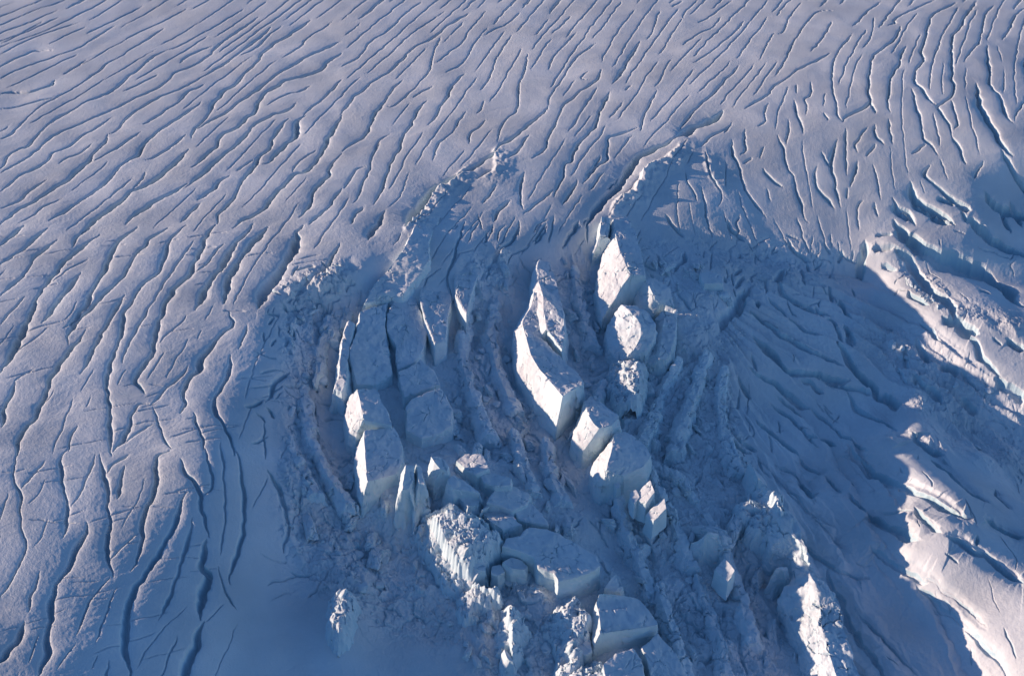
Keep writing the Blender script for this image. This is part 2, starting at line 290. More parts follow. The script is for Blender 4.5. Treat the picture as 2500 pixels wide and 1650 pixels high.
# ------------------------------------------------------------------ crevasses: width, then points from far to near (nine tiles of the frame)
CREV = {
'A': """3|300,150 150,235 0,315
3|560,160 380,215 240,265 0,385
6|380,350 240,357 170,385 90,420 0,475
5|800,180 680,255 560,330 430,380 250,440 100,500 0,555
4|890,270 760,340 650,410 560,450 430,520
6|1140,200 1000,290 900,350 860,385 750,440 700,490 560,590 440,660 380,690 260,760 130,880 90,930 0,975
9|385,555 345,600 200,640 80,640 0,655
4|420,680 300,700 120,740 0,760
6|1480,320 1330,380 1250,440
9|1160,350 1050,410 960,490 900,530 830,600 740,660 600,710 520,760 420,810 340,860 200,1010 150,1030 60,1080 20,1160 -30,1190
8|1800,120 1700,190 1600,260 1500,340 1450,390 1350,450 1220,510 1180,560 1100,620 950,680 850,730 720,790 640,820 560,860 420,920 330,980 180,1110 0,1210
5|1100,520 1000,570 940,600 850,640
8|1890,190 1840,240 1720,330 1600,420 1480,490 1400,540 1320,590 1220,640 1110,680 1000,740 920,790 860,850 800,920 750,940
16|750,940 720,1000 650,1060 620,1120 570,1165 480,1245 400,1290 330,1335 200,1420 100,1480 0,1560
12|2160,140 2000,250 1900,310 1830,370 1780,450 1700,520 1640,590 1560,630 1530,670 1480,720 1440,800 1400,870 1360,900 1340,960
18|1310,1040 1200,1150 1100,1230 1000,1290 910,1330 880,1370 800,1430 650,1530 560,1620
6|2320,150 2150,260 2100,320 2040,360 1960,410
9|1430,590 1300,650 1240,720 1170,760 1080,820 1030,860 990,870
13|1400,710 1300,780 1200,850 1140,890 1070,950 1000,1010 960,1080 860,1140 800,1190 730,1260 660,1320 560,1390 440,1480 340,1540
11|2370,290 2250,350 2130,400 2050,450 1960,500 1890,550 1830,600 1750,650 1640,720 1560,790 1440,860 1370,900
15|2376,370 2280,430 2250,470 2150,520 2000,560 1930,600 1850,640 1800,710 1770,780 1700,830 1660,880 1580,920 1530,950 1500,1020 1440,1080 1400,1130 1330,1170
16|1310,1280 1200,1340 1100,1390 950,1490 870,1560
7|2160,600 2090,640 2000,660 1900,710 1850,740
11|2376,560 2300,640 2250,690 2170,750 2110,810
20|2130,810 2070,860 2050,950 1990,1000 1930,1060 1880,1120 1830,1140
15|2060,720 2000,770 1900,800 1850,830 1770,870 1700,950 1640,1010 1560,1070 1500,1120 1420,1200 1340,1270 1270,1310
17|2010,830 1960,870 1900,950 1870,1040 1800,1090 1760,1170 1700,1230 1660,1290 1620,1380 1580,1430 1530,1490 1510,1560
8|1760,1110 1690,1160 1640,1190
16|1600,1220 1540,1250 1500,1300 1440,1350 1370,1390
14|1400,1410 1360,1440 1300,1500 1260,1550
20|2376,800 2330,890 2280,960 2250,1030 2220,1080 2180,1140 2130,1190 2060,1210 2020,1250 1930,1330 1870,1400 1800,1480 1700,1530 1620,1590
11|2200,1040 2120,1090 2060,1140 2030,1190
20|2376,1070 2300,1150 2280,1230 2200,1300 2160,1390 2140,1450 2080,1510
18|2376,1310 2330,1370 2290,1440 2200,1510 2150,1560
8|1290,940 1240,990 1160,1040 1080,1090 1010,1110
8|980,920 900,970 820,1030 740,1080 640,1130
10|1010,1190 980,1250 920,1310
9|780,820 700,870 650,910 560,950 500,1000 440,1040 370,1070 330,1120 260,1170 140,1220 0,1330
12|330,1250 200,1330 140,1390 60,1430 0,1450
6|430,1380 300,1440 220,1500 120,1560
7|640,1000 560,1060 460,1100 400,1140
5|1960,180 1880,240 1800,320 1740,360 1650,400
5|600,420 520,470 430,520
4|1700,60 1560,150 1400,240 1250,320 1150,350
4|1300,60 1120,160 980,220 870,280
4|1000,40 820,130 700,190 600,240
""",
'B': """6|560,10 430,110 370,180 300,240 240,270 190,300 170,340 110,410 0,470
5|720,80 600,160 540,200 460,260 400,320 330,390 260,450 180,520
10|900,90 800,150 740,180 670,240 600,290 500,340 430,410 380,460 330,510 220,570 150,630 90,670 50,730 0,800
5|1010,80 920,180 890,220 850,290 770,350 690,420 640,450
7|690,260 650,360 620,460 590,520 520,600 460,660 360,740 310,740
6|1020,190 930,300 890,370 840,440 780,480 720,510
8|1190,240 1130,320 1080,410 1050,490 1020,560 970,630
14|430,560 370,610 320,680 280,740 240,790 210,850 180,920 130,970 70,1010 0,1060
12|860,510 800,560 760,620 740,680 690,750 650,820 600,870
15|600,700 540,750 510,800 480,880 430,950 410,1030 370,1090 330,1180 300,1270 270,1340 230,1420
5|1250,90 1150,170 1080,200 1000,250
10|1290,380 1280,500 1240,580 1230,650 1215,770 1150,830 1100,910 1090,980
10|870,780 830,830 790,900 740,950 680,1000 650,1060 640,1120
8|1000,700 980,740 940,790
8|1000,830 960,880 900,930 890,1000
6|1640,220 1570,300 1490,380 1460,440 1440,490
5|1600,110 1520,190 1460,240
5|1440,130 1380,220 1340,250
8|1770,300 1650,390 1590,460 1550,540 1490,620 1450,680 1440,740
15|1440,740 1400,790 1320,850 1240,920 1160,980 1110,1010 1070,1060
22|1080,1050 990,1110 920,1160 850,1200
12|1810,490 1790,550 1740,590 1660,640 1600,690 1550,730 1510,800 1470,900 1440,960 1430,1020 1380,1080 1330,1110
16|1870,640 1820,720 1790,780 1780,860 1740,910 1680,970 1640,1010 1610,1070 1600,1120 1550,1150 1540,1230 1500,1310 1480,1370
4|2376,10 2300,50
6|2050,70 1990,140 1930,220 1890,280 1850,350 1810,440
5|2220,70 2190,150 2160,230 2130,280
5|2376,130 2310,230 2260,310 2210,380
6|2300,410 2250,490 2220,560 2180,610
11|2200,630 2160,700 2120,780 2100,860 2080,910
8|1960,710 1900,780 1860,820
14|2060,880 2000,910 1940,930 1870,960 1850,1030 1850,1100 1800,1130 1740,1200 1690,1280
11|270,990 250,1040 210,1120 200,1180 150,1280 120,1370 90,1410
9|340,930 260,980 240,1040 200,1120
9|180,1160 100,1190 60,1250 20,1310
16|160,1440 90,1490 60,1560
40|850,1200 790,1235 720,1275 650,1315 610,1360 550,1440 490,1530 460,1590
11|1310,940 1270,990 1230,1060 1160,1110
9|1480,1320 1430,1370 1340,1440 1270,1490
11|1080,1290 1040,1350 980,1410
16|1180,1390 1100,1460 1060,1540
18|1280,1200 1250,1290 1240,1370 1260,1460
14|1640,1250 1590,1340 1540,1430
11|1830,1200 1770,1260 1720,1320
13|1810,1080 1760,1150 1700,1220
11|1930,1230 1850,1310
8|2020,590 1975,630
14|1050,1180 990,1210 950,1250
7|470,1200 440,1290 400,1380 330,1440
38|2330,960 2240,1010 2100,1070 2020,1140 1960,1240 1880,1330 1800,1420 1740,1500 1690,1580
6|1720,560 1670,545 1720,500
6|640,600 560,640 500,680
""",
'C': """4|110,0 20,80 0,130
4|350,0 230,90 110,160
5|270,120 200,200 110,240 0,320
6|430,150 370,220 280,300 200,360 70,440
6|590,120 540,200 480,260 430,340 380,415
5|830,20 740,130 700,220 640,240
7|640,230 600,290 560,370 530,420
7|1060,80 920,100 820,230 770,290 740,370 690,460 640,530
8|1040,150 1000,230 940,310 890,360
9|1030,370 920,430 820,480 720,550 640,600 600,660 520,710 430,760
6|1390,10 1290,80 1180,190
6|1340,120 1310,260 1250,340
10|1180,240 1120,310 1080,370 1050,450 1040,540 1050,640 1070,720 1080,800 1110,850
7|1760,0 1500,120 1480,160 1430,180
13|1520,180 1480,260 1400,330 1330,390 1310,440 1300,540 1300,640 1310,700 1240,760 1140,810 1120,850
13|1310,700 1350,790
14|1560,320 1520,370 1510,450 1460,530 1440,620 1430,710 1450,780
15|1910,20 1750,100 1710,190 1690,280 1660,350 1680,420 1630,480 1620,560 1670,620 1740,710 1780,740
16|2050,10 1980,100 1940,180 1890,250 1870,340 1870,450 1870,550 1890,600 1860,680 1780,740 1800,780 1850,860 1870,950
10|2170,40 2110,100 2090,200 2060,290 2010,360 1960,430
11|2376,60 2310,110 2280,200 2220,280
16|2120,320 2130,420 2140,520 2130,580 2200,660 2230,740 2260,820 2300,860
5|2190,320 2220,430
12|2420,640 2376,720 2320,790 2310,840
28|2040,580 2060,650 2090,740 2130,820 2180,910 2220,1000 2300,1080
18|1600,620 1620,720 1650,790 1670,880 1680,960 1720,1000 1780,1080
9|1700,1000 1650,1030 1600,1070
12|1870,700 1900,780 1920,860 1890,900
16|1870,950 1930,1030 1950,1090 1970,1140
13|780,700 800,790 830,880 840,940
10|900,570 890,660 850,690 870,740 860,800
7|800,590 790,650
13|1290,880 1240,940 1200,1010 1220,1060
13|1340,860 1350,950 1410,1000
11|1430,830 1450,920 1470,1000
9|1350,1000 1320,1050 1280,1090
11|1320,1140 1350,1230 1370,1330 1380,1390
9|600,720 570,780 570,840 520,880
11|440,900 430,970 440,1030 400,1070
14|350,970 350,1060 390,1150 420,1250 450,1330 520,1430 580,1510
13|160,1060 170,1150 200,1220 250,1310 270,1370 250,1430
9|20,1190 40,1270 80,1350 100,1400
9|570,1020 540,1100
15|660,940 700,1020 715,1100 740,1180 780,1230 790,1310 820,1390 840,1480 880,1550
10|740,820 740,890 720,1000
15|1080,970 1060,1050 1040,1150 1060,1250 1070,1330 1100,1440
11|970,1060 1000,1120 1030,1170
14|930,1160 920,1240 940,1310 1010,1380 1060,1450
14|1220,1120 1200,1210 1160,1300
10|1150,1310 1140,1380
11|1260,1390 1230,1430 1220,1520 1230,1600
9|560,1170 640,1260 700,1300
8|590,1310 620,1400
20|1720,1150 1680,1220 1750,1280 1820,1340 1900,1390 2000,1430
26|1580,1270 1600,1350 1700,1430 1830,1500 1900,1560
11|2100,1120 2050,1190 2030,1240
18|1460,1380 1500,1440 1580,1480 1620,1567
30|2230,1040 2300,1160 2340,1260 2420,1380
9|480,1090 420,1130
9|980,790 1010,840
7|330,880 290,920
30|280,770 200,830 120,870 20,930 -60,960
9|350,850 290,910 200,950 130,1020
12|2376,400 2390,500 2400,600
40|2100,1330 2180,1420 2280,1470 2420,1500
""",
'D': """14|170,0 80,70 0,150
15|340,20 240,90 150,170 60,230 0,280
12|640,0 570,50 530,90 500,150
17|400,100 330,150 250,210 200,300 140,370 60,440 0,490
28|700,60 520,170 460,230 400,310 330,400 270,480 230,570 190,650 140,750 110,830 60,930 -10,1040
6|620,230 500,290 420,350 340,410
20|950,10 850,90 780,170 760,230 730,310 680,390 640,450 600,540 540,610 480,680 440,710
20|1170,20 1060,80 1000,150 940,210 900,280 850,360 780,430 710,490 640,570 560,640 510,700 470,760 480,820
21|1290,0 1230,50 1170,110 1150,190 1120,270 1090,330 1000,400 930,500 890,560 860,600 850,690 830,800 790,890 770,970 750,1040 740,1130 750,1230 760,1330 760,1450 770,1600
28|1500,0 1440,70 1400,160 1350,260 1330,320 1270,390 1200,450 1150,540 1120,620 1090,710 1070,800 1060,880 1000,960 950,1050 970,1120 1000,1170
10|1560,130 1500,190 1440,260 1360,320
36|1860,10 1800,70 1730,150 1680,230 1610,330 1570,420 1550,510 1540,540
30|1590,600 1610,690 1520,760 1460,840 1400,930 1380,990 1310,1070 1280,1160 1270,1250 1250,1300
46|2110,0 2050,60 2030,160 1990,250 1930,360 1850,440 1820,510 1790,570
20|2376,120 2320,200 2270,280 2160,380 2080,460 2040,550
6|350,700 250,780 120,870 60,930
28|600,720 550,790 510,830 450,900 400,980 350,1070 310,1180 260,1280 230,1340 170,1410 130,1500 110,1600
8|180,490 120,560 60,610 0,690
24|100,1090 70,1180 20,1280 30,1330 0,1400
7|1300,620 1240,690 1150,760 1100,830
5|1150,880 1080,980 1020,1070
11|1310,970 1240,1070 1170,1120 1100,1190 1040,1250
18|1040,1240 970,1250 930,1310 900,1400 850,1490 790,1567
14|1060,1260 1090,1340 1120,1410 1130,1470 1190,1550
26|1600,900 1590,990 1560,1080 1510,1190 1500,1250 1530,1340 1580,1430 1630,1530 1640,1600
15|1350,1300 1370,1380 1400,1470 1420,1567
22|2010,1010 1930,1060 1890,1130 1850,1230
18|1850,1260 1900,1340
12|1720,690 1690,770 1650,860
15|540,1390 500,1440 480,1567
8|1070,1380 960,1440 850,1520
5|640,1190 610,1270
7|240,1000 160,1040 90,1090
5|540,530 500,600 450,660
5|1400,720 1370,790
6|880,1000 840,1070 820,1110
5|660,1000 620,1060 560,1160
4|1750,1240 1710,1350 1650,1500
4|380,1140 330,1220 260,1280
""",
'G': """15|130,-20 100,90 110,220 140,300 140,420 160,560 180,650 150,750 110,830 60,930 0,1010
9|320,60 220,160 140,260
24|480,-20 420,70 430,170 450,280 470,390 460,480 450,600
10|660,20 630,110 580,220 540,320 490,390
24|700,20 720,180 740,310 750,430 770,520 750,600 740,690 745,800 770,880
12|770,880 690,960 620,1060 580,1170 520,1280
9|900,20 780,90 740,160
28|1180,0 1110,30 1085,110 1080,220 1060,330 1010,440 990,540 970,660 940,760 910,830
7|970,570 880,650 800,720 750,770
34|600,500 570,610 510,690 480,780 420,890 380,960 350,1080 340,1200 320,1300 330,1380 290,1490 250,1600
26|1260,60 1290,160 1340,220 1380,300 1395,400 1420,490 1450,600
50|1450,620 1420,690 1400,800 1440,870 1410,980 1390,1080 1380,1170
50|1420,1190 1380,1290 1330,1400 1280,1530 1250,1620
15|1420,-20 1450,100 1470,180 1460,260 1400,320
34|1300,290 1250,370 1220,470 1180,570 1130,640 1080,720 1040,830 970,940 910,1050 890,1150 885,1230 870,1380 890,1490 910,1600
26|1640,-10 1670,80 1680,200 1690,300 1700,420 1690,560 1650,690 1610,770 1600,930
30|1860,130 1930,220 1970,330 2000,470 2000,560 1960,700
6|1860,170 1800,290 1740,400
5|1010,180 970,320 900,440 840,550
5|320,190 260,310 190,380
6|330,470 290,590 230,670
8|60,290 40,370 0,490
6|1310,1070 1230,1150 1120,1260 1010,1390 950,1520
5|1560,1070 1480,1140 1420,1190
12|1520,800 1540,920 1600,1040 1640,1110
5|530,1340 450,1430 400,1520
5|680,1420 640,1520
30|160,1180 120,1300 30,1420 -40,1500
8|270,1260 230,1340 200,1470
""",
'E': """20|850,-30 820,90 800,200 750,330 740,420 770,520
13|1060,-10 1030,70 1010,110
26|1240,-20 1200,80 1120,150 1080,220 1040,290 1000,380
14|1430,-10 1380,60 1330,120
10|960,-30 900,60 880,130
12|1320,130 1230,180 1160,240 1140,330
10|1480,-60 1460,40 1440,130
16|590,150 560,260 500,390
9|700,300 600,370 545,470
""",
'I': """60|1000,750 1050,900 1100,1000 1150,1150 1230,1300 1350,1450 1430,1600
24|640,90 800,170 900,290 950,280
24|1540,820 1660,940 1780,1040 1880,1130 2000,1230 2100,1330 2200,1440 2280,1600
18|1500,800 1740,880 1800,950 1900,1010 2000,1090 2080,1180 2120,1230
14|1760,930 1780,1000 1770,1040
13|1800,1010 1860,1060 1870,1110
6|1970,340 2020,460
6|2140,860 2170,1000 2220,1130
30|2376,200 2430,300 2500,420
20|520,30 680,200 760,290 900,420 1050,520
24|760,560 900,640 1000,760 1080,830 1300,860
24|1080,1340 1160,1440 1270,1560
24|700,200 860,380 980,520 1180,700
28|1180,1050 1330,1230 1500,1400 1640,1560
""",
'J': """110|700,640 760,720 880,830 960,950 1040,1020 1120,1100 1200,1180 1290,1260 1380,1340 1440,1430 1480,1568
115|690,320 800,420 900,520 1020,600 1150,650 1280,720 1420,800 1560,860 1700,930 1830,980 1950,1070 2100,1130 2200,1180 2260,1300 2400,1410
65|900,30 1000,130 1100,200 1200,225 1300,275 1430,345
95|1560,210 1640,280 1760,370 1880,450 1980,560 2100,640 2250,700 2420,780
40|680,470 560,480 460,490
40|720,620 620,640 520,650 420,670
45|700,100 740,180 850,250 920,290
95|340,560 300,700 270,850 290,980 300,1060
30|550,850 650,900 750,950
12|840,1000 790,1040 720,1080 700,1140
18|930,1195 860,1200 760,1215 690,1310
40|880,1210 910,1270 1000,1320 1160,1390
12|1550,1240 1640,1310 1690,1360
14|1770,640 1830,680 1960,710 2100,760 2230,810
14|2250,820 2200,880 2240,950 2260,1050
8|1620,1400 1600,1460 1640,1490 1560,1560
24|1790,1190 1860,1210 1950,1240
8|1450,430 1550,460 1620,490
16|1290,560 1310,630
35|1250,20 1400,60 1480,100
38|1480,50 1600,130 1690,150
60|2060,100 2120,300 2200,460
60|2200,60 2280,200 2350,380
""",
'K': """35|130,20 180,110 270,230 330,290
35|830,80 850,160 930,240 1030,330
30|970,20 940,110 960,200 940,250
60|340,450 330,520 260,590 200,680
26|660,450 640,540 630,660
22|580,440 560,530
26|470,620 470,700
45|990,640 940,680 910,730
42|1010,730 990,790 940,870
32|1180,700 1120,740 1115,800
40|790,740 800,800
62|1510,680 1430,740 1370,810
32|1290,770 1290,880 1280,940
14|1280,870 1200,890
115|1150,850 1090,910 1020,960 960,1060 880,1150 800,1240 720,1340
60|1180,1000 1180,1100
20|1310,480 1270,530
16|1430,430 1340,480
16|870,530 810,630
20|1000,470 950,540
16|1080,460 1030,500
18|1150,480 1150,600
12|260,390 90,520
16|720,310 650,390
45|1540,300 1590,430 1700,520 1810,560
28|1830,270 1810,400 1810,520
14|1340,290 1250,300 1120,410
38|1760,590 1790,680 1820,720
50|1680,660 1720,760 1760,850
22|1840,860 1830,970
42|2000,860 2050,960 2050,1020
28|2030,700 1990,770
50|2170,430 2120,560
32|2300,430 2290,560
22|2040,240 2040,400
40|1400,800 1480,930 1620,1040 1760,1110 1880,1180
40|1850,1080 1900,1160 1950,1200
40|1100,1120 1240,1240 1370,1330 1450,1390
40|1560,1200 1680,1310 1800,1380 1940,1430
32|1300,980 1420,1080 1530,1190
50|1990,1200 2060,1250 2100,1320
70|2210,1290 2250,1400 2300,1530
50|2130,1000 2200,1130 2280,1220
36|1500,940 1650,1030 1760,1080 1850,1130 2050,1180
22|560,880 640,900 760,880
26|0,470 60,560 100,680
26|230,900 330,1000 420,1120
""",
'L': """42|760,0 900,110 1000,200 1080,230 1200,310 1340,380 1480,450 1700,530
58|650,190 720,250 830,350 920,440 1000,530 1100,590 1260,620 1400,610 1550,650 1780,680
48|600,560 700,640 800,680 900,730 1030,830 1130,920 1250,1000 1330,1020
36|1200,690 1320,720 1380,800 1480,850
42|1400,680 1500,700 1700,770 1850,790 2000,840 2110,870
85|1610,260 1700,350 1790,470 1850,560 1980,680 2080,760 2130,850 2230,910 2370,990
62|1720,40 1770,160 1830,290
42|1570,30 1620,110 1690,240
45|1750,820 1810,900 1850,1000 1960,1100 2100,1170 2200,1210 2340,1270
42|850,970 960,1050 1080,1140 1200,1250 1280,1340 1340,1420 1420,1490
32|930,890 1040,1000 1160,1080 1230,1130
34|1310,1000 1420,1090 1520,1170 1620,1270 1710,1350 1830,1410 2000,1490
48|690,1170 760,1220 860,1290 980,1370 1100,1470 1220,1560
50|490,690 550,780 600,860 640,900
50|380,1260 450,1350 550,1450 700,1530
26|830,1330 870,1430 880,1530
20|610,1170 610,1300
26|1760,1450 1800,1560
40|1270,1350 1400,1370 1520,1390 1620,1450
40|640,400 680,480 700,600
""",
'M': """65|1190,170 1290,200 1400,205 1480,250 1600,300 1720,350
14|1920,430 2000,490 2060,540
45|2120,450 2250,510 2400,580
60|820,500 870,620 950,720 1040,800
50|1180,800 1220,880 1330,890 1450,920
28|520,840 590,960 650,1060 720,1120
45|1540,380 1680,500 1780,680 1880,850 2040,1000
60|1950,1040 2050,1150 2200,1230 2400,1360
24|880,230 960,300 1100,430 1180,500
34|620,600 660,750 700,900
55|330,1250 480,1350 600,1430
55|1450,1330 1550,1430 1700,1520
75|760,1000 900,1130 1050,1250 1180,1400
30|1480,880 1600,1050 1700,1200
10|1520,20 1550,70 1450,190
""",
'N': """65|520,160 600,240 700,330 820,410 920,470 1050,530 1200,590 1330,630 1430,690 1550,780 1700,870 1840,930
38|1400,220 1420,280 1540,380 1620,440 1720,540 1820,620 1900,680 2000,750
42|1220,790 1290,860 1370,950 1440,1030 1490,1080
60|720,840 840,900 960,970 1080,1020 1160,1090 1240,1150
22|1540,1300 1620,1330 1690,1390
65|1570,1100 1690,1130 1760,1180 1850,1240 1960,1280 2060,1350 2150,1430 2250,1510 2400,1580
38|1960,910 2040,960 2150,1020 2250,1070 2400,1140
52|760,1220 900,1290 1050,1380 1200,1460 1400,1560
16|2000,1340 1995,1470
13|1070,370 1130,480 1140,550
13|1310,420 1390,520 1400,580
9|1740,700 1840,890 1870,1020
13|2110,1100 2200,1220 2300,1360 2290,1450
30|1890,1100 1880,1180
75|1200,20 1290,100 1400,180 1540,240
26|2070,620 2130,720 2250,840
60|0,480 100,600 200,660
32|500,680 600,760 700,850
42|0,1130 150,1250 300,1350 420,1450
42|0,240 140,380 260,480
30|270,480 400,600 480,650
""",
'O': """50|1160,20 1120,120 1000,220 960,290
48|1190,190 1150,260 1060,340 1000,410 930,530
32|1310,300 1290,430 1230,520 1150,590 1080,640 1040,730
75|1210,690 1150,760 1190,850 1230,900
28|700,480 690,600 700,720 750,900
32|660,850 680,1000 700,1130 720,1250 690,1310
30|760,380 720,480
110|340,800 290,880 200,970 100,1090 0,1220
24|440,1040 400,1110
22|1580,640 1560,780 1540,880
36|1690,300 1720,420 1800,530
20|180,200 165,320
30|1360,330 1350,450
50|280,430 300,600
26|840,300 850,400
30|1300,1180 1260,1300 1200,1380
26|1560,1250 1500,1330
30|900,1060 940,1180
36|1880,1280 1960,1400 2060,1500
""",
'P': """42|1080,40 1050,130
32|1040,210 1020,290
52|1020,100 900,190 780,290 680,390 570,530
26|720,580 620,650 550,690
26|690,620 710,740 640,860
16|110,740 60,850
16|200,720 150,880
18|190,860 170,960
40|30,1120 20,1280
110|430,1060 470,1150 500,1260
50|330,660 380,760
36|1000,1160 960,1250 900,1420
36|1310,740 1250,800
32|1370,290 1350,490
16|740,930 780,1000
14|780,1310 740,1390 730,1470
30|250,1000 260,1200
20|560,740 540,860
""",
}
# ------------------------------------------------------------------ the glacier surface grid (fine where the slopes are near, coarse far off)
ZREF = -14.0
def build_axes():
    nf = 1900
    u = np.linspace(-0.09, 1.09, nf)
    ext = np.cumsum(np.geomspace(0.0009, 0.06, 75))
    u = np.concatenate([u[0] - ext[::-1], u, u[-1] + ext])
    v = np.linspace(-0.05, 1.07, 1350)
    e2 = np.cumsum(np.geomspace(0.0012, 0.05, 40))
    v = np.concatenate([v, v[-1] + e2[e2 < 0.55]])
    ys = at(W / 2, v * H, ZREF)[1]
    top = ys[0]
    dstep = ys[0] - ys[1]
    far = top + np.cumsum(np.geomspace(dstep, 420, 70))
    ys = np.concatenate([far[::-1], ys])
    return u, ys
GU, GY = build_axes()
def half_at(y):
    c, s = math.cos(PITCH), math.sin(PITCH)
    return (y * c - (ZREF - CAM_H) * s) * TH
HALF = half_at(GY)
DU = 1.18 / 1899
GXX = (GU[None, :] * 2 - 1) * HALF[:, None]
GYY = np.repeat(GY[:, None], len(GU), 1)

def idx_window(x0, x1, y0, y1):
    r0 = int(np.searchsorted(-GY, -y1)); r1 = int(np.searchsorted(-GY, -y0))
    if r1 <= r0: return None
    hs = (HALF[r0], HALF[min(r1, len(GY) - 1)])
    us = [(x / h + 1) / 2 for x in (x0, x1) for h in hs]
    c0 = int(np.searchsorted(GU, min(us))); c1 = int(np.searchsorted(GU, max(us)))
    if c1 <= c0: return None
    return r0, r1, c0, c1

DEPTH = np.zeros(GXX.shape, np.float32)      # how far a crevasse cuts down
LIP = np.zeros(GXX.shape, np.float32)        # the raised right-hand lip and the sagging left-hand one

def resample(x, y, step):
    """smooth curve through the points"""
    P = np.stack([x, y], 1)
    n = len(P)
    if n > 2:
        Q = np.concatenate([[2 * P[0] - P[1]], P, [2 * P[-1] - P[-2]]])
        out = []
        for i in range(1, n):
            p0, p1, p2, p3 = Q[i - 1], Q[i], Q[i + 1], Q[i + 2]
            m = max(2, int(np.hypot(*(p2 - p1)) / step))
            t = np.linspace(0, 1, m, endpoint=False)[:, None]
            out.append(0.5 * (2 * p1 + (p2 - p0) * t + (2 * p0 - 5 * p1 + 4 * p2 - p3) * t * t + (3 * p1 - p0 - 3 * p2 + p3) * t ** 3))
        out.append(P[-1:]); P = np.concatenate(out)
    else:
        m = max(2, int(np.hypot(*(P[1] - P[0])) / step))
        P = P[0] + (P[1] - P[0]) * np.linspace(0, 1, m + 1)[:, None]
    return P

RIDGE = np.zeros(GXX.shape, np.float32)
def carve(P, w, seed, depth_k=1.5, lip_k=1.0, taper=True, soft=1.0, ridge=None):
    """P: plan points far to near (y falling), w: width in metres"""
    n = len(P)
    if n < 3: return
    ym = float(P[:, 1].mean()); dd_ = P[-1] - P[0]; dd_ = np.abs(dd_) / (np.hypot(*dd_) + 1e-9)
    r_ = min(max(int(np.searchsorted(-GY, -ym)), 1), len(GY) - 1)
    w = max(w, 1.5 * 2 * float(half_at(ym)) * DU, 1.7 * float(GY[r_ - 1] - GY[r_]) * dd_[0])      # no narrower than the grid can carry
    seg = np.hypot(*np.diff(P, axis=0).T); s = np.concatenate([[0], np.cumsum(seg)]); L = s[-1]
    T = np.gradient(P, axis=0); T /= np.maximum(np.hypot(T[:, 0], T[:, 1]), 1e-6)[:, None]
    N = np.stack([-T[:, 1], T[:, 0]], 1)
    j = fbm(s / 7.0, np.full(n, seed * 3.7), 3, seed, 0.6) * (0.20 * w + 0.35) + perlin(s / 26.0, np.full(n, seed * 1.3), seed + 5) * (0.5 + 0.12 * w)
    P = P + N * j[:, None]
    wv = w * np.clip(1.0 + 0.5 * fbm(s / 16.0, np.full(n, seed * 2.1), 2, seed + 9), 0.35, 1.9)
    if taper:
        tl = min(0.22 * L, 5 * w + 3)
        wv = wv * np.clip(0.2 + np.minimum(s, L - s) / max(tl, 1e-3), 0, 1)
    R = w * 3.4 + 1.5
    win = idx_window(P[:, 0].min() - R, P[:, 0].max() + R, P[:, 1].min() - R, P[:, 1].max() + R)
    if win is None: return
    r0, r1, c0, c1 = win
    X = GXX[r0:r1, c0:c1]; Y = GYY[r0:r1, c0:c1]
    best = np.full(X.shape, 1e9); sg = np.zeros(X.shape); wl = np.full(X.shape, w)
    for i in range(n - 1):
        a, b = P[i], P[i + 1]
        q = idx_window(min(a[0], b[0]) - R, max(a[0], b[0]) + R, min(a[1], b[1]) - R, max(a[1], b[1]) + R)
        if q is None: continue
        a0, a1, b0, b1 = max(q[0], r0) - r0, min(q[1], r1) - r0, max(q[2], c0) - c0, min(q[3], c1) - c0
        if a1 <= a0 or b1 <= b0: continue
        x = X[a0:a1, b0:b1] - a[0]; y = Y[a0:a1, b0:b1] - a[1]
        d = b - a; l2 = d @ d
        if l2 < 1e-9: continue
        t = np.clip((x * d[0] + y * d[1]) / l2, 0, 1)
        ex, ey = x - t * d[0], y - t * d[1]
        dd = ex * ex + ey * ey
        bb = best[a0:a1, b0:b1]; m = dd < bb
        bb[m] = dd[m]
        sg[a0:a1, b0:b1][m] = np.sign(-d[1] * ex + d[0] * ey)[m]
        wl[a0:a1, b0:b1][m] = (wv[i] + (wv[i + 1] - wv[i]) * t)[m]
    dist = np.sqrt(best) * np.where(sg < 0, -1, 1)       # + on the right-hand side
    wl = np.maximum(wl, 0.05)
    if ridge:                                              # a crest standing up, steep to the left, leaning off to the right
        prof = np.where(dist > 0, np.exp(-dist / (2.2 * w)), smooth(-0.9 * w, 0, dist)) * smooth(R, 0.6 * R, np.abs(dist))
        np.maximum(RIDGE[r0:r1, c0:c1], ridge * prof * wl / w, out=RIDGE[r0:r1, c0:c1])
        return
    dep = depth_k * wl * np.where(wl < 2.5, 1.0, 1 - 0.25 * smooth(2.5, 8, wl))
    rise_r = smooth(0.5, 0.30, dist / wl)                  # steep right wall
    rise_l = smooth(-0.5 - 0.22 * soft, 0.0, dist / wl)    # slanting left wall
    prof = np.where(dist > 0, rise_r, rise_l) * np.where(dist > 0.5 * wl, 0, 1)
    D = DEPTH[r0:r1, c0:c1]
    np.maximum(D, dep * prof, out=D)
    e = np.maximum(np.abs(dist) - 0.5 * wl, 0)
    fr = np.exp(-e / (0.32 * w + 0.25)); fl = np.exp(-e / (0.85 * w + 0.4))
    lip = np.where(dist > 0, -0.20 * fr, -0.26 * fl) * np.minimum(wl, 5) * lip_k * smooth(R, 0.6 * R, np.abs(dist))
    np.minimum(LIP[r0:r1, c0:c1], lip, out=LIP[r0:r1, c0:c1])
    lip = 0
    LIP[r0:r1, c0:c1] += lip

def m_per_px(px, py):
    x, y, z = on_ground(np.array([px]), np.array([py]))
    x2, _ = at(px + 1.0, py, z[0])
    return float(abs(x2 - x[0]))

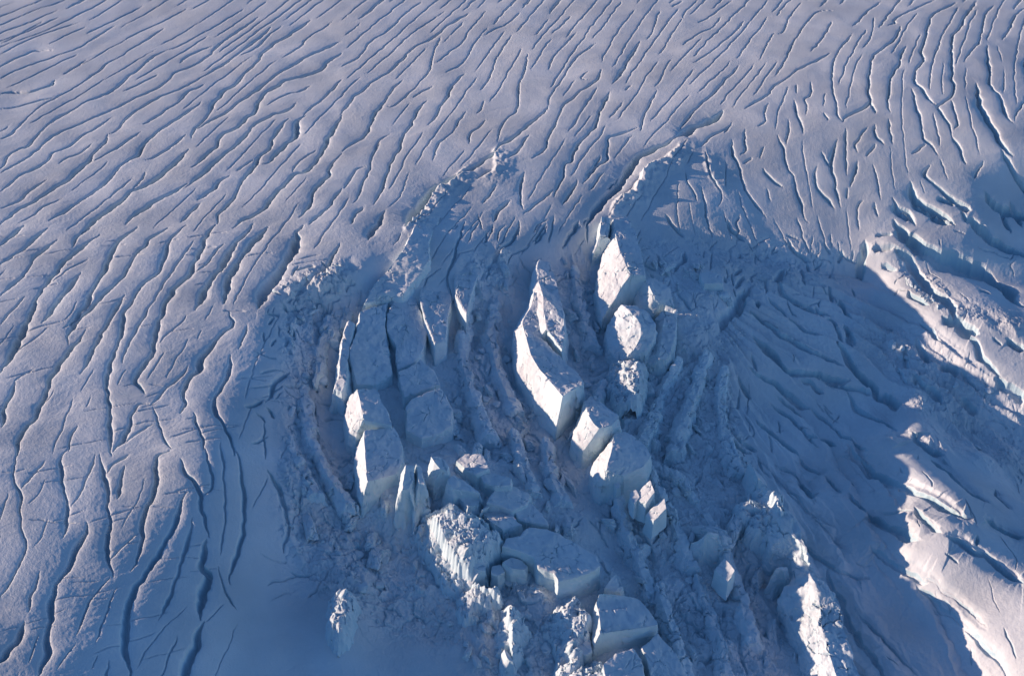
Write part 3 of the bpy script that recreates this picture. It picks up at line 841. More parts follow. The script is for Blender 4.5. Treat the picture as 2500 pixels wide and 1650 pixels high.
rng = random.Random(7)
LINES = []
WK = {'A': 1.1, 'B': 1.1, 'C': 1.15, 'D': 1.25, 'G': 1.2, 'M': 1.9, 'N': 1.15, 'J': 1.1}
for tile, txt in CREV.items():
    for k, line in enumerate(txt.strip().splitlines()):
        w, pts = line.split('|')
        px, py = tile_pts(tile, pts)
        x, y, z = on_ground(px, py)
        # the width was measured square to the line in the frame: bring it down to the ground
        ddx, ddy = px[-1] - px[0], py[-1] - py[0]; dl = math.hypot(ddx, ddy)
        mx_, my_ = px.mean(), py.mean(); zc = float(z.mean())
        q0 = np.array(at(mx_, my_, zc)); q1 = np.array(at(mx_ - ddy / dl, my_ + ddx / dl, zc)); q2 = np.array(at(mx_ + ddx / dl, my_ + ddy / dl, zc))
        tg = (q2 - q0) / np.hypot(*(q2 - q0)); off = q1 - q0
        wm = float(w) * tscale(tile) * abs(off[0] * -tg[1] + off[1] * tg[0])
        P = resample(x, y, 0.8)
        LINES.append((P, wm, tile, float(w)))
        right = tile in 'IJKLMNOP'
        if tile in 'IN' and wm > 1.2:                    # broad stepped folds on the right-hand slope
            carve(P, wm * 2.6, 77 + k + 100 * ord(tile), depth_k=0.2, lip_k=1.0, soft=3.0)
        carve(P, max(wm * WK.get(tile, 1.0), 0.35), 11 + k + 100 * ord(tile), depth_k=(1.2 if tile == 'N' else 1.15) if right else (1.35 if tile in 'DG' else 1.4),
              lip_k=0.6 if right else 1.0)

# crests that lead down into the icefall
for k, (tile, c, h_) in enumerate((('B', '880,1150 850,1200 720,1285 625,1370 555,1455 495,1545 465,1620', 2.6), ('B', '2376,1010 2270,1110 2170,1150 2040,1330 1930,1390 1885,1510', 3.0),
                                   ('B', '1110,1010 1070,1060 1080,1150 1050,1200 960,1260', 1.3), ('C', '160,1040 170,1150 210,1230 270,1330', 1.0))):
    px, py = tile_pts(tile, c); x, y, z = on_ground(px, py)
    carve(resample(x, y, 0.8), 2.6, 700 + k, ridge=h_)

# smaller crevasses between the traced ones: evenly spaced lines that follow the same curving pattern
def streamlines():
    pts, ang = [], []
    for P, wm, tile, w in LINES:
        if tile not in 'ABCDG' or w < 4: continue
        Q = P[::3]
        if len(Q) < 2: continue
        z = macro(Q[:, 0], Q[:, 1]); fx, fy = pix(Q[:, 0], Q[:, 1], z)
        dx, dy = np.gradient(fx), np.gradient(fy)
        if dy.sum() < 0: dx, dy = -dx, -dy
        pts.append(np.stack([fx, fy], 1)); ang.append(np.arctan2(dy, dx))
    pts = np.concatenate(pts); ang = np.concatenate(ang)
    cell = 20.0
    occ = {}
    def add(p): occ.setdefault((int(p[0] // cell), int(p[1] // cell)), []).append((p[0], p[1]))
    for p in pts: add(p)
    def free(p, d):
        n = int(d // cell) + 1; i, j = int(p[0] // cell), int(p[1] // cell)
        for a in range(i - n, i + n + 1):
            for b in range(j - n, j + n + 1):
                for q in occ.get((a, b), ()):
                    if (q[0] - p[0]) ** 2 + ((q[1] - p[1]) * 1.25) ** 2 < d * d: return False
        return True
    def direction(p):
        d2 = (pts[:, 0] - p[0]) ** 2 + (pts[:, 1] - p[1]) ** 2
        w = np.exp(-d2 / (2 * 70.0 ** 2)) + 1e-9 / (1 + d2)
        return math.atan2((w * np.sin(ang)).sum(), (w * np.cos(ang)).sum())
    def gap(p):
        return 19 + 13 * min(max(p[1], 0), 600) / 600 + 16 * max(0, p[1] - 700) / 900
    r = random.Random(4); out = []
    keepout = [(700, 640), (860, 590), (940, 600), (1010, 640), (1060, 720), (1140, 720), (1240, 650), (1340, 600), (1400, 640), (1480, 560), (1700, 590), (2080, 640), (2150, 540), (2350, 440), (2700, 420), (2700, 1800), (560, 1800), (640, 1330), (680, 1000)]
    ko = np.array(keepout, float)
    def outside(p): return poly_dist(np.array([p[0]]), np.array([p[1]]), ko)[0] < -8
    for k in range(5200):
        p = np.array([r.uniform(-220, 2720), r.uniform(-90, 1690)])
        g = gap(p)
        if not free(p, g) or not outside(p): continue
        line = [p]
        for sgn in (1, -1):
            q = p.copy(); th0 = direction(q); L = r.uniform(60, 330)
            part = []
            while L > 0:
                th = direction(q) + r.gauss(0, 0.06)
                q = q + sgn * 7 * np.array([math.cos(th), math.sin(th)]); L -= 7
                if not free(q, g * 0.62) or not outside(q): break
                part.append(q)
            line = line + part if sgn > 0 else part[::-1] + line
        if len(line) < 5: continue
        for q in line: add(q)
        out.append(np.array(line))
    return out
for k, F in enumerate(streamlines()):
    x, y, z = on_ground(F[:, 0], F[:, 1])
    P = resample(x, y, 0.9)
    far = smooth(400, 1000, F[:, 1].mean())
    carve(P, float(rng.lognormvariate(-0.95, 0.7)) * (1 + 0.5 * far), 5000 + k, depth_k=1.2, lip_k=0.9)
for k, (P, wm, tile, w) in enumerate(LINES):
    if tile not in 'DG' or len(P) < 24: continue
    for rep in range(2):
        p = P[rng.randrange(len(P))]
        ang = math.radians(rng.gauss(198, 9)); L = rng.uniform(5, 22)
        q = p + np.array([rng.uniform(-8, 8), rng.uniform(-6, 6)])
        Q = q + np.array([math.cos(ang), math.sin(ang)]) * np.linspace(0, L, max(4, int(L / 1.2)))[:, None]
        if Q[-1, 1] > Q[0, 1]: Q = Q[::-1]
        carve(Q, rng.uniform(0.18, 0.5), 9000 + k * 5 + rep, depth_k=0.9, lip_k=0.9)

# cracked ground: short jagged fissures in the broken ice right of the seracs and on the trough floor
def fissures(n, box, wr, lr, ang, spread, seed):
    r = random.Random(seed)
    for k in range(n):
        px, py = r.uniform(box[0], box[2]), r.uniform(box[1], box[3])
        x, y, z = on_ground(np.array([px]), np.array([py]))
        L = r.uniform(*lr); a = math.radians(r.gauss(ang, spread)); m = max(5, int(L / 1.1))
        pts = [np.array([x[0], y[0]])]
        for i in range(m):
            a += math.radians(r.gauss(0, 11))
            pts.append(pts[-1] + np.array([math.cos(a), math.sin(a)]) * 1.1)
        P = np.array(pts)
        if P[-1, 1] > P[0, 1]: P = P[::-1]
        carve(P, r.uniform(*wr), seed * 100 + k, depth_k=1.5, lip_k=0.8)
fissures(50, (1560, 560, 2080, 740), (0.3, 0.9), (4, 12), 255, 38, 31)
fissures(60, (1080, 900, 1480, 1300), (0.4, 1.2), (5, 18), 262, 40, 32)
fissures(90, (1480, 900, 1850, 1600), (0.5, 1.6), (6, 22), 250, 32, 33)
fissures(45, (690, 1000, 1100, 1500), (0.3, 0.9), (6, 22), 225, 30, 34)
fissures(30, (1000, 520, 1480, 720), (0.4, 1.2), (4, 14), 240, 25, 35)
fissures(30, (1750, 780, 2150, 1500), (0.3, 0.8), (3, 9), 270, 40, 36)
fissures(14, (2150, 560, 2500, 1600), (0.3, 0.7), (4, 14), 290, 30, 37)
fissures(75, (640, 640, 900, 1100), (0.4, 1.3), (4, 12), 240, 40, 38)

# ------------------------------------------------------------------ broken ice in the trough
def shards(x, y, cell, seed, tilt=0.75):
    """height of a field of tilted angular blocks, about one cell wide"""
    ix, iy = np.floor(x / cell), np.floor(y / cell)
    d1 = np.full(x.shape, 9e9); d2 = d1.copy(); h = np.zeros(x.shape)
    for oy in (-1, 0, 1):
        for ox in (-1, 0, 1):
            cx, cy = ix + ox, iy + oy
            a = _hash(cx, cy, seed); b = _hash(cx, cy, seed + 91)
            px = (cx + (a & 0xffff) / 65536.0) * cell; py = (cy + (b & 0xffff) / 65536.0) * cell
            dx, dy = x - px, y - py
            st = 0.6 + 0.8 * ((a >> 16) & 255) / 255.0
            th = ((b >> 16) & 255) / 255.0 * 3.14159
            u = dx * np.cos(th) + dy * np.sin(th); v = -dx * np.sin(th) + dy * np.cos(th)
            d = np.maximum(np.abs(u) * st, np.abs(v) / st) * 0.6 + 0.4 * np.hypot(dx, dy)
            t1 = ((a >> 24) & 255) / 255.0 - 0.5; t2 = ((b >> 24) & 255) / 255.0 - 0.5
            hh = (((a >> 8) & 255) / 255.0 - 0.5) * cell * 0.55 + tilt * (dx * t1 + dy * t2)
            near = d < d1
            d2 = np.where(near, d1, np.minimum(d2, d)); h = np.where(near, hh, h); d1 = np.where(near, d, d1)
    return h - 0.13 * cell * smooth(0.13 * cell, 0.0, d2 - d1)

H0 = macro(GXX, GYY)
FX, FY = pix(GXX, GYY, H0)
inframe = (FX > -250) & (FX < 2750) & (FY > -100) & (FY < 1900)
RUBBLE = np.zeros(GXX.shape)
_tr = [(690, 730), (860, 660), (960, 740), (1060, 760), (1140, 740), (1250, 690), (1450, 590), (1640, 590), (1770, 700), (1750, 800), (1830, 1100), (1950, 1400), (2000, 1700), (620, 1700), (680, 1300), (690, 900)]
RUBBLE[inframe] = 0.45 * poly_mask(FX[inframe], FY[inframe], _tr, 26)
TROUGH = [
    (1.0, 26, [(690, 700), (760, 660), (850, 640), (870, 660), (800, 800), (790, 960), (740, 1010), (700, 930), (690, 800)]),
    (1.0, 28, [(1130, 640), (1230, 600), (1270, 640), (1255, 780), (1250, 900), (1330, 1060), (1350, 1150), (1200, 1130), (1100, 1080), (1080, 900), (1110, 760)]),
    (0.9, 24, [(1370, 600), (1450, 600), (1460, 800), (1500, 920), (1440, 1000), (1400, 920), (1375, 800)]),
    (1.0, 36, [(700, 950), (760, 980), (840, 1150), (1030, 1200), (1150, 1450), (1130, 1600), (900, 1560), (760, 1450), (690, 1350), (680, 1200), (700, 1080)]),
    (1.0, 34, [(1480, 880), (1620, 850), (1760, 760), (1820, 800), (1790, 900), (1800, 1050), (1850, 1250), (1900, 1400), (1930, 1660), (1700, 1700), (1560, 1500), (1500, 1330), (1420, 1150), (1440, 1000)]),
    (1.0, 26, [(1170, 1400), (1420, 1430), (1400, 1650), (1200, 1700), (1150, 1560)]),
    (0.5, 30, [(1640, 560), (2050, 600), (2070, 700), (1850, 720), (1700, 640)]),
    (0.75, 50, [(2080, 760), (2250, 800), (2400, 900), (2520, 1000), (2520, 1220), (2350, 1080), (2200, 980)]),
    (0.6, 26, [(2130, 600), (2300, 760), (2480, 820), (2500, 780), (2340, 720), (2220, 640)]),
]
for amp, fea, poly in TROUGH:
    poly_a = np.array(poly)
    sel = inframe & (FX > poly_a[:, 0].min() - 90) & (FX < poly_a[:, 0].max() + 90) & (FY > poly_a[:, 1].min() - 90) & (FY < poly_a[:, 1].max() + 90)
    RUBBLE[sel] = np.maximum(RUBBLE[sel], amp * poly_mask(FX[sel], FY[sel], poly, fea))
SMOOTHSNOW = np.zeros(GXX.shape)
_p = [(560, 1330), (700, 1380), (860, 1500), (1080, 1560), (1160, 1700), (500, 1750), (520, 1500)]
SMOOTHSNOW[inframe] = poly_mask(FX[inframe], FY[inframe], _p, 90)
RUBBLE *= 1 - 0.85 * SMOOTHSNOW

# the sweeping steps of the shaded right-hand slope: curves fanning out from the head of the slope, numbered
FAN = ['1740 850 1770 930 1820 1020 1870 1110 1920 1210 1980 1340 2040 1480 2110 1660', '1760 830 1790 900 1840 980 1900 1070 1960 1160 2030 1270 2100 1400 2180 1560 2230 1660',
       '1770 800 1820 870 1880 930 1950 1000 2020 1080 2080 1170 2130 1260 2190 1350 2290 1480', '1780 780 1850 840 1920 900 1980 960 2050 1020 2110 1090 2180 1170 2280 1280 2400 1400',
       '1800 770 1880 830 1950 890 2030 925 2100 960 2150 1010 2230 1090 2350 1200', '1830 760 1920 815 2000 845 2060 880 2130 940 2200 985 2300 1070',
       '1860 740 1950 790 2030 820 2080 850 2150 900 2230 950 2300 1010 2420 1120', '1890 720 1980 760 2050 780 2120 830 2200 890 2300 950 2400 1030 2520 1150',
       '1930 700 2020 730 2100 770 2180 810 2280 880 2400 960 2520 1050', '1980 690 2080 720 2160 750 2260 810 2350 860 2460 930 2560 1000']
_fp = []
for k, c in enumerate(FAN):
    q = np.array(c.split(), float).reshape(-1, 2); _fp += [(a, b, k) for a, b in q]
_fp = np.array(_fp)
FOLD = np.zeros(GXX.shape)
_poly = [(1740, 790), (1800, 720), (1920, 680), (2060, 680), (2180, 720), (2300, 810), (2430, 940), (2540, 1060), (2540, 1240), (2420, 1110), (2320, 1090), (2230, 980), (2190, 1060), (2150, 1120),
         (2200, 1200), (2200, 1360), (2330, 1500), (2430, 1660), (2080, 1680), (2010, 1480), (1930, 1290), (1850, 1130), (1770, 950)]
sel = inframe & (FX > 1690) & (FX < 2600) & (FY > 640) & (FY < 1720)
qx, qy = FX[sel], FY[sel]
msk = poly_mask(qx, qy, _poly, 34)
n_ = len(_fp); Xf = _fp[:, :2] / 300.0
A_ = np.zeros((n_ + 3, n_ + 3)); A_[:n_, :n_] = _tps(((Xf[:, None] - Xf[None]) ** 2).sum(-1)) + np.eye(n_) * 0.002
A_[:n_, n_] = 1; A_[:n_, n_ + 1:] = Xf; A_[n_, :n_] = 1; A_[n_ + 1:, :n_] = Xf.T
wf = np.linalg.solve(A_, np.concatenate([_fp[:, 2], np.zeros(3)]))
ph = wf[n_] + wf[n_ + 1] * qx / 300 + wf[n_ + 2] * qy / 300
for k in range(n_): ph += wf[k] * _tps((qx / 300 - Xf[k, 0]) ** 2 + (qy / 300 - Xf[k, 1]) ** 2)
def saw(p, steep):
    f = p - np.floor(p)
    return np.where(f < 1 - steep, f / (1 - steep), (1 - f) / steep)
gxs, gys = GXX[sel], GYY[sel]
wob = 0.24 * fbm(gxs / 22, gys / 22, 2, 401) + 0.07 * fbm(gxs / 5, gys / 5, 2, 402)
amp_ = 0.55 + 0.8 * np.clip(perlin(gxs / 30, gys / 30, 403) + 0.4, 0, 1.2)
FOLD[sel] = msk * (2.3 * amp_ * (saw(ph + wob, 0.22) - 0.5) + 0.9 * (saw(ph * 2.35 + 1.6 * wob + 0.3, 0.2) - 0.5) * np.clip(0.5 + perlin(gxs / 18, gys / 18, 404), 0, 1.2)
                   + 0.12 * fbm(gxs / 1.4, gys / 1.4, 3, 405, 0.6))

# surface relief: long swells, wind crust, small grain
wx = GXX + 6 * perlin(GXX / 30, GYY / 30, 3); wy = GYY + 6 * perlin(GXX / 30, GYY / 30, 4)
a0 = math.radians(20); ca, sa = math.cos(a0), math.sin(a0)
al, ac = wx * ca + wy * sa, -wx * sa + wy * ca
near = smooth(1000, 420, GYY)
relief = 0.55 * fbm(wx / 34, wy / 34, 2, 21) + 0.10 * fbm(al / 13, ac / 5.5, 3, 33) * near
relief += 0.06 * (0.5 - np.abs(perlin(al / 9.0, ac / 2.6, 51))) * near + 0.042 * fbm(wx / 1.5, wy / 1.5, 3, 61, 0.65) * near
relief *= 1 - 0.6 * SMOOTHSNOW
R = RUBBLE
rel_r = np.zeros(GXX.shape)
sel = R > 0.01
xs, ys = GXX[sel], GYY[sel]
xj = xs + 0.9 * fbm(xs / 3, ys / 3, 2, 71); yj = ys + 0.9 * fbm(xs / 3, ys / 3, 2, 72)
rr = 2.6 * fbm(xs / 24, ys / 24, 3, 81) + 1.6 * (0.5 - np.abs(perlin((xs * 0.9 + ys * 0.45) / 7.5, (ys * 0.9 - xs * 0.45) / 26.0, 83)))
xj = xs + 0.35 * fbm(xs / 2, ys / 2, 2, 71); yj = ys + 0.35 * fbm(xs / 2, ys / 2, 2, 72)
for cs, amp, sd in ((7.0, 0.35, 5), (3.4, 0.55, 6), (1.7, 0.85, 7), (0.9, 0.8, 8)):
    rr += amp * shards(xj, yj, cs, sd) * np.clip(0.55 + 1.1 * perlin(xs / (cs * 3.5), ys / (cs * 3.5), sd + 40), 0, 1.4)
rr += 0.16 * fbm(xs / 0.9, ys / 0.9, 3, 95, 0.6)
rel_r[sel] = rr
HZ = H0 + FOLD + RIDGE * (0.8 + 0.5 * fbm(GXX / 3.0, GYY / 3.0, 2, 501)) + relief * (1 - 0.7 * R) + LIP + rel_r * R - DEPTH * (1 - 0.35 * R)
# the plain falls gently away beyond the frame
HZ = HZ.astype(np.float32)

def height(x, y):
    """the built surface under plan points"""
    x, y = np.atleast_1d(np.asarray(x, float)), np.atleast_1d(np.asarray(y, float))
    r = np.clip(np.searchsorted(-GY, -y), 1, len(GY) - 1)
    u = (x / half_at(y) + 1) / 2
    c = np.clip(np.searchsorted(GU, u), 1, len(GU) - 1)
    return HZ[r, c]

# ------------------------------------------------------------------ materials
def snow_material(name, flat, steep, lo, hi, bump=0.4, scale=1.6, rough=0.75):
    m = bpy.data.materials.new(name); m.use_nodes = True
    t = m.node_tree; b = t.nodes["Principled BSDF"]
    N = t.nodes.new; Lk = t.links.new
    b.inputs["Roughness"].default_value = rough
    b.inputs["Specular IOR Level"].default_value = 0.15
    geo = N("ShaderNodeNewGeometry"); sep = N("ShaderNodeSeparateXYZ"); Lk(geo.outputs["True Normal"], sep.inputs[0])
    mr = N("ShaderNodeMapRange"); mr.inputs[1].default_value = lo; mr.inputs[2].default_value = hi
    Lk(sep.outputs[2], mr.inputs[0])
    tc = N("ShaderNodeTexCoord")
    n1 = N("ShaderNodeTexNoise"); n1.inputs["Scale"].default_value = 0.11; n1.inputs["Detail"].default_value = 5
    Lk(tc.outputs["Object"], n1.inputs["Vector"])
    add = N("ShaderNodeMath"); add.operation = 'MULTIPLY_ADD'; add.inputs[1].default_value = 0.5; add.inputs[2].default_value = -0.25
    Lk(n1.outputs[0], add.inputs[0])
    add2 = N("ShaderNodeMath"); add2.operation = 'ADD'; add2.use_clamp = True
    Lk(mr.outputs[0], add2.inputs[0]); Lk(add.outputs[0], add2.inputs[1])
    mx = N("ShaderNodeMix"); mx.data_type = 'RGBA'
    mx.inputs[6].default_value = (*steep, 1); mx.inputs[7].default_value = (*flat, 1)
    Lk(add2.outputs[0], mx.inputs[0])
    n3 = N("ShaderNodeTexNoise"); n3.inputs["Scale"].default_value = 0.035; n3.inputs["Detail"].default_value = 6
    Lk(tc.outputs["Object"], n3.inputs["Vector"])
    mr3 = N("ShaderNodeMapRange"); mr3.inputs[1].default_value = 0.3; mr3.inputs[2].default_value = 0.7
    mr3.inputs[3].default_value = 0.80; mr3.inputs[4].default_value = 1.0; Lk(n3.outputs[0], mr3.inputs[0])
    mul = N("ShaderNodeVectorMath"); mul.operation = 'SCALE'
    Lk(mx.outputs[2], mul.inputs[0]); Lk(mr3.outputs[0], mul.inputs[3])
    Lk(mul.outputs[0], b.inputs["Base Color"])
    n2 = N("ShaderNodeTexNoise"); n2.inputs["Scale"].default_value = scale; n2.inputs["Detail"].default_value = 6; n2.inputs["Roughness"].default_value = 0.65
    Lk(tc.outputs["Object"], n2.inputs["Vector"])
    bp = N("ShaderNodeBump"); bp.inputs["Strength"].default_value = bump; bp.inputs["Distance"].default_value = 0.5
    Lk(n2.outputs[0], bp.inputs["Height"]); Lk(bp.outputs[0], b.inputs["Normal"])
    return m
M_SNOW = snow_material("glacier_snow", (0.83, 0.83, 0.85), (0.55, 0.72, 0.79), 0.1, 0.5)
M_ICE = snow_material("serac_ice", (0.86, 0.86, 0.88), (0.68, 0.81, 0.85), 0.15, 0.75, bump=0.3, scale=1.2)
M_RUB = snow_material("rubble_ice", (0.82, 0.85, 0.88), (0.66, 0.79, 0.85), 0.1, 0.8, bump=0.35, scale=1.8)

def grid_mesh(name, X, Y, Z):
    nr, nc = X.shape
    me = bpy.data.meshes.new(name)
    co = np.stack([X, Y, Z], -1).astype(np.float32).reshape(-1)
    i = np.arange(nr * nc, dtype=np.int32).reshape(nr, nc)
    q = np.stack([i[:-1, :-1], i[1:, :-1], i[1:, 1:], i[:-1, 1:]], -1).reshape(-1)
    nq = len(q) // 4
    me.vertices.add(nr * nc); me.vertices.foreach_set("co", co)
    me.loops.add(nq * 4); me.loops.foreach_set("vertex_index", q)
    me.polygons.add(nq)
    me.polygons.foreach_set("loop_start", np.arange(0, nq * 4, 4, dtype=np.int32))
    me.polygons.foreach_set("use_smooth", np.ones(nq, bool))
    me.update(calc_edges=True)
    return me
ground = bpy.data.objects.new("glacier_surface", grid_mesh("glacier_surface", GXX, GYY, HZ))
SC.collection.objects.link(ground)
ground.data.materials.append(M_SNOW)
ground["kind"] = "structure"
# ------------------------------------------------------------------ standing ice: seracs, ridges, slabs, pillars, boulders
def _h3(ix, iy, iz, seed):
    return _hash(ix + iz.astype(np.int64) * 1619, iy + iz.astype(np.int64) * 31337, seed)

def perlin3(p, seed=0):
    i = np.floor(p); f = p - i; u = f * f * f * (f * (f * 6 - 15) + 10)
    r = 0
    for dx in (0, 1):
        for dy in (0, 1):
            for dz in (0, 1):
                h = _h3(i[:, 0] + dx, i[:, 1] + dy, i[:, 2] + dz, seed)
                a = (h & 0xffff) / 65536.0 * 2 * math.pi; b = ((h >> 16) & 0xffff) / 32768.0 - 1
                s = np.sqrt(1 - b * b)
                g = np.cos(a) * s * (f[:, 0] - dx) + np.sin(a) * s * (f[:, 1] - dy) + b * (f[:, 2] - dz)
                w = (u[:, 0] if dx else 1 - u[:, 0]) * (u[:, 1] if dy else 1 - u[:, 1]) * (u[:, 2] if dz else 1 - u[:, 2])
                r = r + w * g
    return r * 1.5

def fbm3(p, o, seed=0, gain=0.5):
    r = 0; a = 1.0
    for k in range(o):
        r = r + a * perlin3(p * 2.03 ** k, seed + 13 * k); a *= gain
    return r

def worley3(p, seed=0):
    i = np.floor(p); d1 = np.full(len(p), 9.0); d2 = d1.copy(); cid = np.zeros(len(p))
    for dx in (-1, 0, 1):
        for dy in (-1, 0, 1):
            for dz in (-1, 0, 1):
                c = i + (dx, dy, dz)
                h = _h3(c[:, 0], c[:, 1], c[:, 2], seed)
                q = c + np.stack([(h & 1023) / 1023.0, ((h >> 10) & 1023) / 1023.0, ((h >> 20) & 1023) / 1023.0], 1)
                d = np.sqrt(((q - p) ** 2).sum(1)); near = d < d1
                d2 = np.where(near, d1, np.minimum(d2, d)); cid = np.where(near, (h % 997) / 997.0, cid); d1 = np.where(near, d, d1)
    return d1, d2, cid

def roughen(V, Nrm, seed, amp=1.0):
    P = V.reshape(-1, 3); n = Nrm.reshape(-1, 3)
    pw = P + 0.8 * np.stack([perlin3(P / 3.1, seed + k) for k in (1, 2, 3)], 1)
    d = 0.55 * fbm3(P / 5.5, 2, seed) + 0.15 * fbm3(P / 1.2, 3, seed + 50, 0.6)
    d1, d2, cid = worley3(pw / 4.6, seed + 7)
    d = d + 0.5 * (cid - 0.5) - 0.75 * smooth(0.08, 0.0, d2 - d1) * smooth(0.05, 0.4, perlin3(P / 6.0, seed + 31))
    d1, d2, cid = worley3(pw / 1.8, seed + 9)
    d = d + 0.2 * (cid - 0.5) - 0.05 * smooth(0.10, 0.0, d2 - d1) * smooth(0.1, 0.5, perlin3(P / 3.0, seed + 33)) + 0.10 * np.abs(perlin3(P * np.array([1.4, 1.4, 0.35]), seed + 70))
    return (P + n * (d * amp)[:, None]).reshape(V.shape)

def grid_normals(V, wrap=False):
    if wrap:
        E = np.concatenate([V[:, -1:], V, V[:, :1]], 1)
        dv = (E[:, 2:] - E[:, :-2])
    else:
        dv = np.gradient(V, axis=1)
    du = np.gradient(V, axis=0)
    n = np.cross(du, dv); l = np.linalg.norm(n, axis=-1, keepdims=True)
    return n / np.maximum(l, 1e-9)

def mesh_from_grid(name, V, wrap, mat, pivot):
    nr, nc = V.shape[:2]
    me = bpy.data.meshes.new(name)
    i = np.arange(nr * nc, dtype=np.int32).reshape(nr, nc)
    if wrap: i = np.concatenate([i, i[:, :1]], 1)
    q = np.stack([i[:-1, :-1], i[1:, :-1], i[1:, 1:], i[:-1, 1:]], -1).reshape(-1)
    nq = len(q) // 4
    me.vertices.add(nr * nc); me.vertices.foreach_set("co", (V - pivot).astype(np.float32).reshape(-1))
    me.loops.add(nq * 4); me.loops.foreach_set("vertex_index", q)
    me.polygons.add(nq); me.polygons.foreach_set("loop_start", np.arange(0, nq * 4, 4, dtype=np.int32))
    me.polygons.foreach_set("use_smooth", np.ones(nq, bool))
    me.update(calc_edges=True)
    me.set_sharp_from_angle(angle=math.radians(38))
    me.materials.append(mat)
    ob = bpy.data.objects.new(name, me); ob.location = pivot
    SC.collection.objects.link(ob)
    return ob

def tag(o, label, cat, group=None):
    o["label"] = label; o["category"] = cat
    if group: o["group"] = group
    return o

def tp(tile, a):
    a = np.array(a, float); return a[:, 0] * tscale(tile) + TILES[tile][0], a[:, 1] * tscale(tile) + TILES[tile][1]

def rail_resample(R, n):
    """R (m,3) -> (n,3) along a smooth curve"""
    m = len(R)
    t = np.linspace(0, m - 1, n)
    Q = np.concatenate([[2 * R[0] - R[1]], R, [2 * R[-1] - R[-2]]])
    i = np.minimum(t.astype(int), m - 2); f = (t - i)[:, None]
    p0, p1, p2, p3 = Q[i], Q[i + 1], Q[i + 2], Q[i + 3]
    c = 0.5 * (2 * p1 + (p2 - p0) * f + (2 * p0 - 5 * p1 + 4 * p2 - p3) * f * f + (3 * p1 - p0 - 3 * p2 + p3) * f ** 3)
    return 0.5 * c + 0.5 * (p1 + (p2 - p1) * f)

SEED = [100]
def loft(name, label, cat, tile, stations, group=None, hL=-0.6, slope=0.30, amp=0.8, mat=None, mind=1.5, deep=14.0, lean=0.4):
    """a ridge of ice: per station the foot of the left face, the crest, the far edge of the top (frame points)"""
    SEED[0] += 31
    st = [np.array(s.replace(',', ' ').split(), float) for s in stations.split('|')]
    L = np.array([s[0:2] for s in st]); C = np.array([s[2:4] for s in st]); Rr = np.array([s[4:6] for s in st])
    lx, ly = tp(tile, L); cx, cy = tp(tile, C); rx, ry = tp(tile, Rr)
    x, y, z = on_ground(lx, ly, hL, _SUNP)
    mpp = np.array([abs(at(a + 1, b, c)[0] - at(a, b, c)[0]) for a, b, c in zip(lx, ly, z)])
    dep = np.array([-ray(a, b)[2] / math.sqrt(sum(float(k) ** 2 for k in ray(a, b))) for a, b in zip(lx, ly)])
    cosd = np.sqrt(1 - dep * dep)
    dv = (ly - cy) * mpp
    zc = z + np.maximum(np.maximum(dv / (cosd + lean * dep), 0.7 * np.abs(cx - lx) * mpp), mind)
    zr = zc - slope * np.maximum((rx - cx) * mpp, 1.0)
    PL = np.stack([x, y, z], 1)
    PC = np.stack([*at(cx, cy, zc), zc], 1); PR = np.stack([*at(rx, ry, zr), zr], 1)
    length = np.linalg.norm(np.diff(PC, axis=0), axis=1).sum()
    n = max(8, int(length / 0.42))
    PL, PC, PR = (rail_resample(q, n) for q in (PL, PC, PR))
    PL0 = PL + np.array([-2.2, -2.5, -deep]); PR0 = PR + np.array([2.0, -1.5, -deep])
    def seg(A, B):
        m = max(3, int(np.linalg.norm(A - B, axis=1).max() / 0.42)); t = np.linspace(0, 1, m, endpoint=False)
        return [A + (B - A) * k for k in t]
    cols = seg(PL0, PL) + seg(PL, PC) + seg(PC, PR) + seg(PR, PR0) + [PR0]
    V = np.stack(cols, 1)                                   # along, across, 3
    low = V.copy()
    end = V[-1:] + np.array([0.3, -3.0, 0]); end[..., 2] = V[-1:, :, 2].min() - 2
    beg = V[:1] + np.array([0.3, 2.5, 0]); beg[..., 2] = V[:1, :, 2].min() - 2
    k = np.linspace(0, 1, 24)[1:, None, None]
    V = np.concatenate([(beg + (V[:1] - beg) * np.linspace(0, 1, 14)[:-1, None, None]), V, V[-1:] + (end - V[-1:]) * k])
    N = grid_normals(V)
    if N[len(N) // 2, V.shape[1] // 2, 2] < 0: N = -N
    V = roughen(V, N, SEED[0], amp)
    piv = np.array([PC[:, 0].mean(), PC[:, 1].mean(), V[..., 2].min()])
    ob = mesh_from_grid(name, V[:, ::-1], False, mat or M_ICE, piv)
    return tag(ob, label, cat, group)

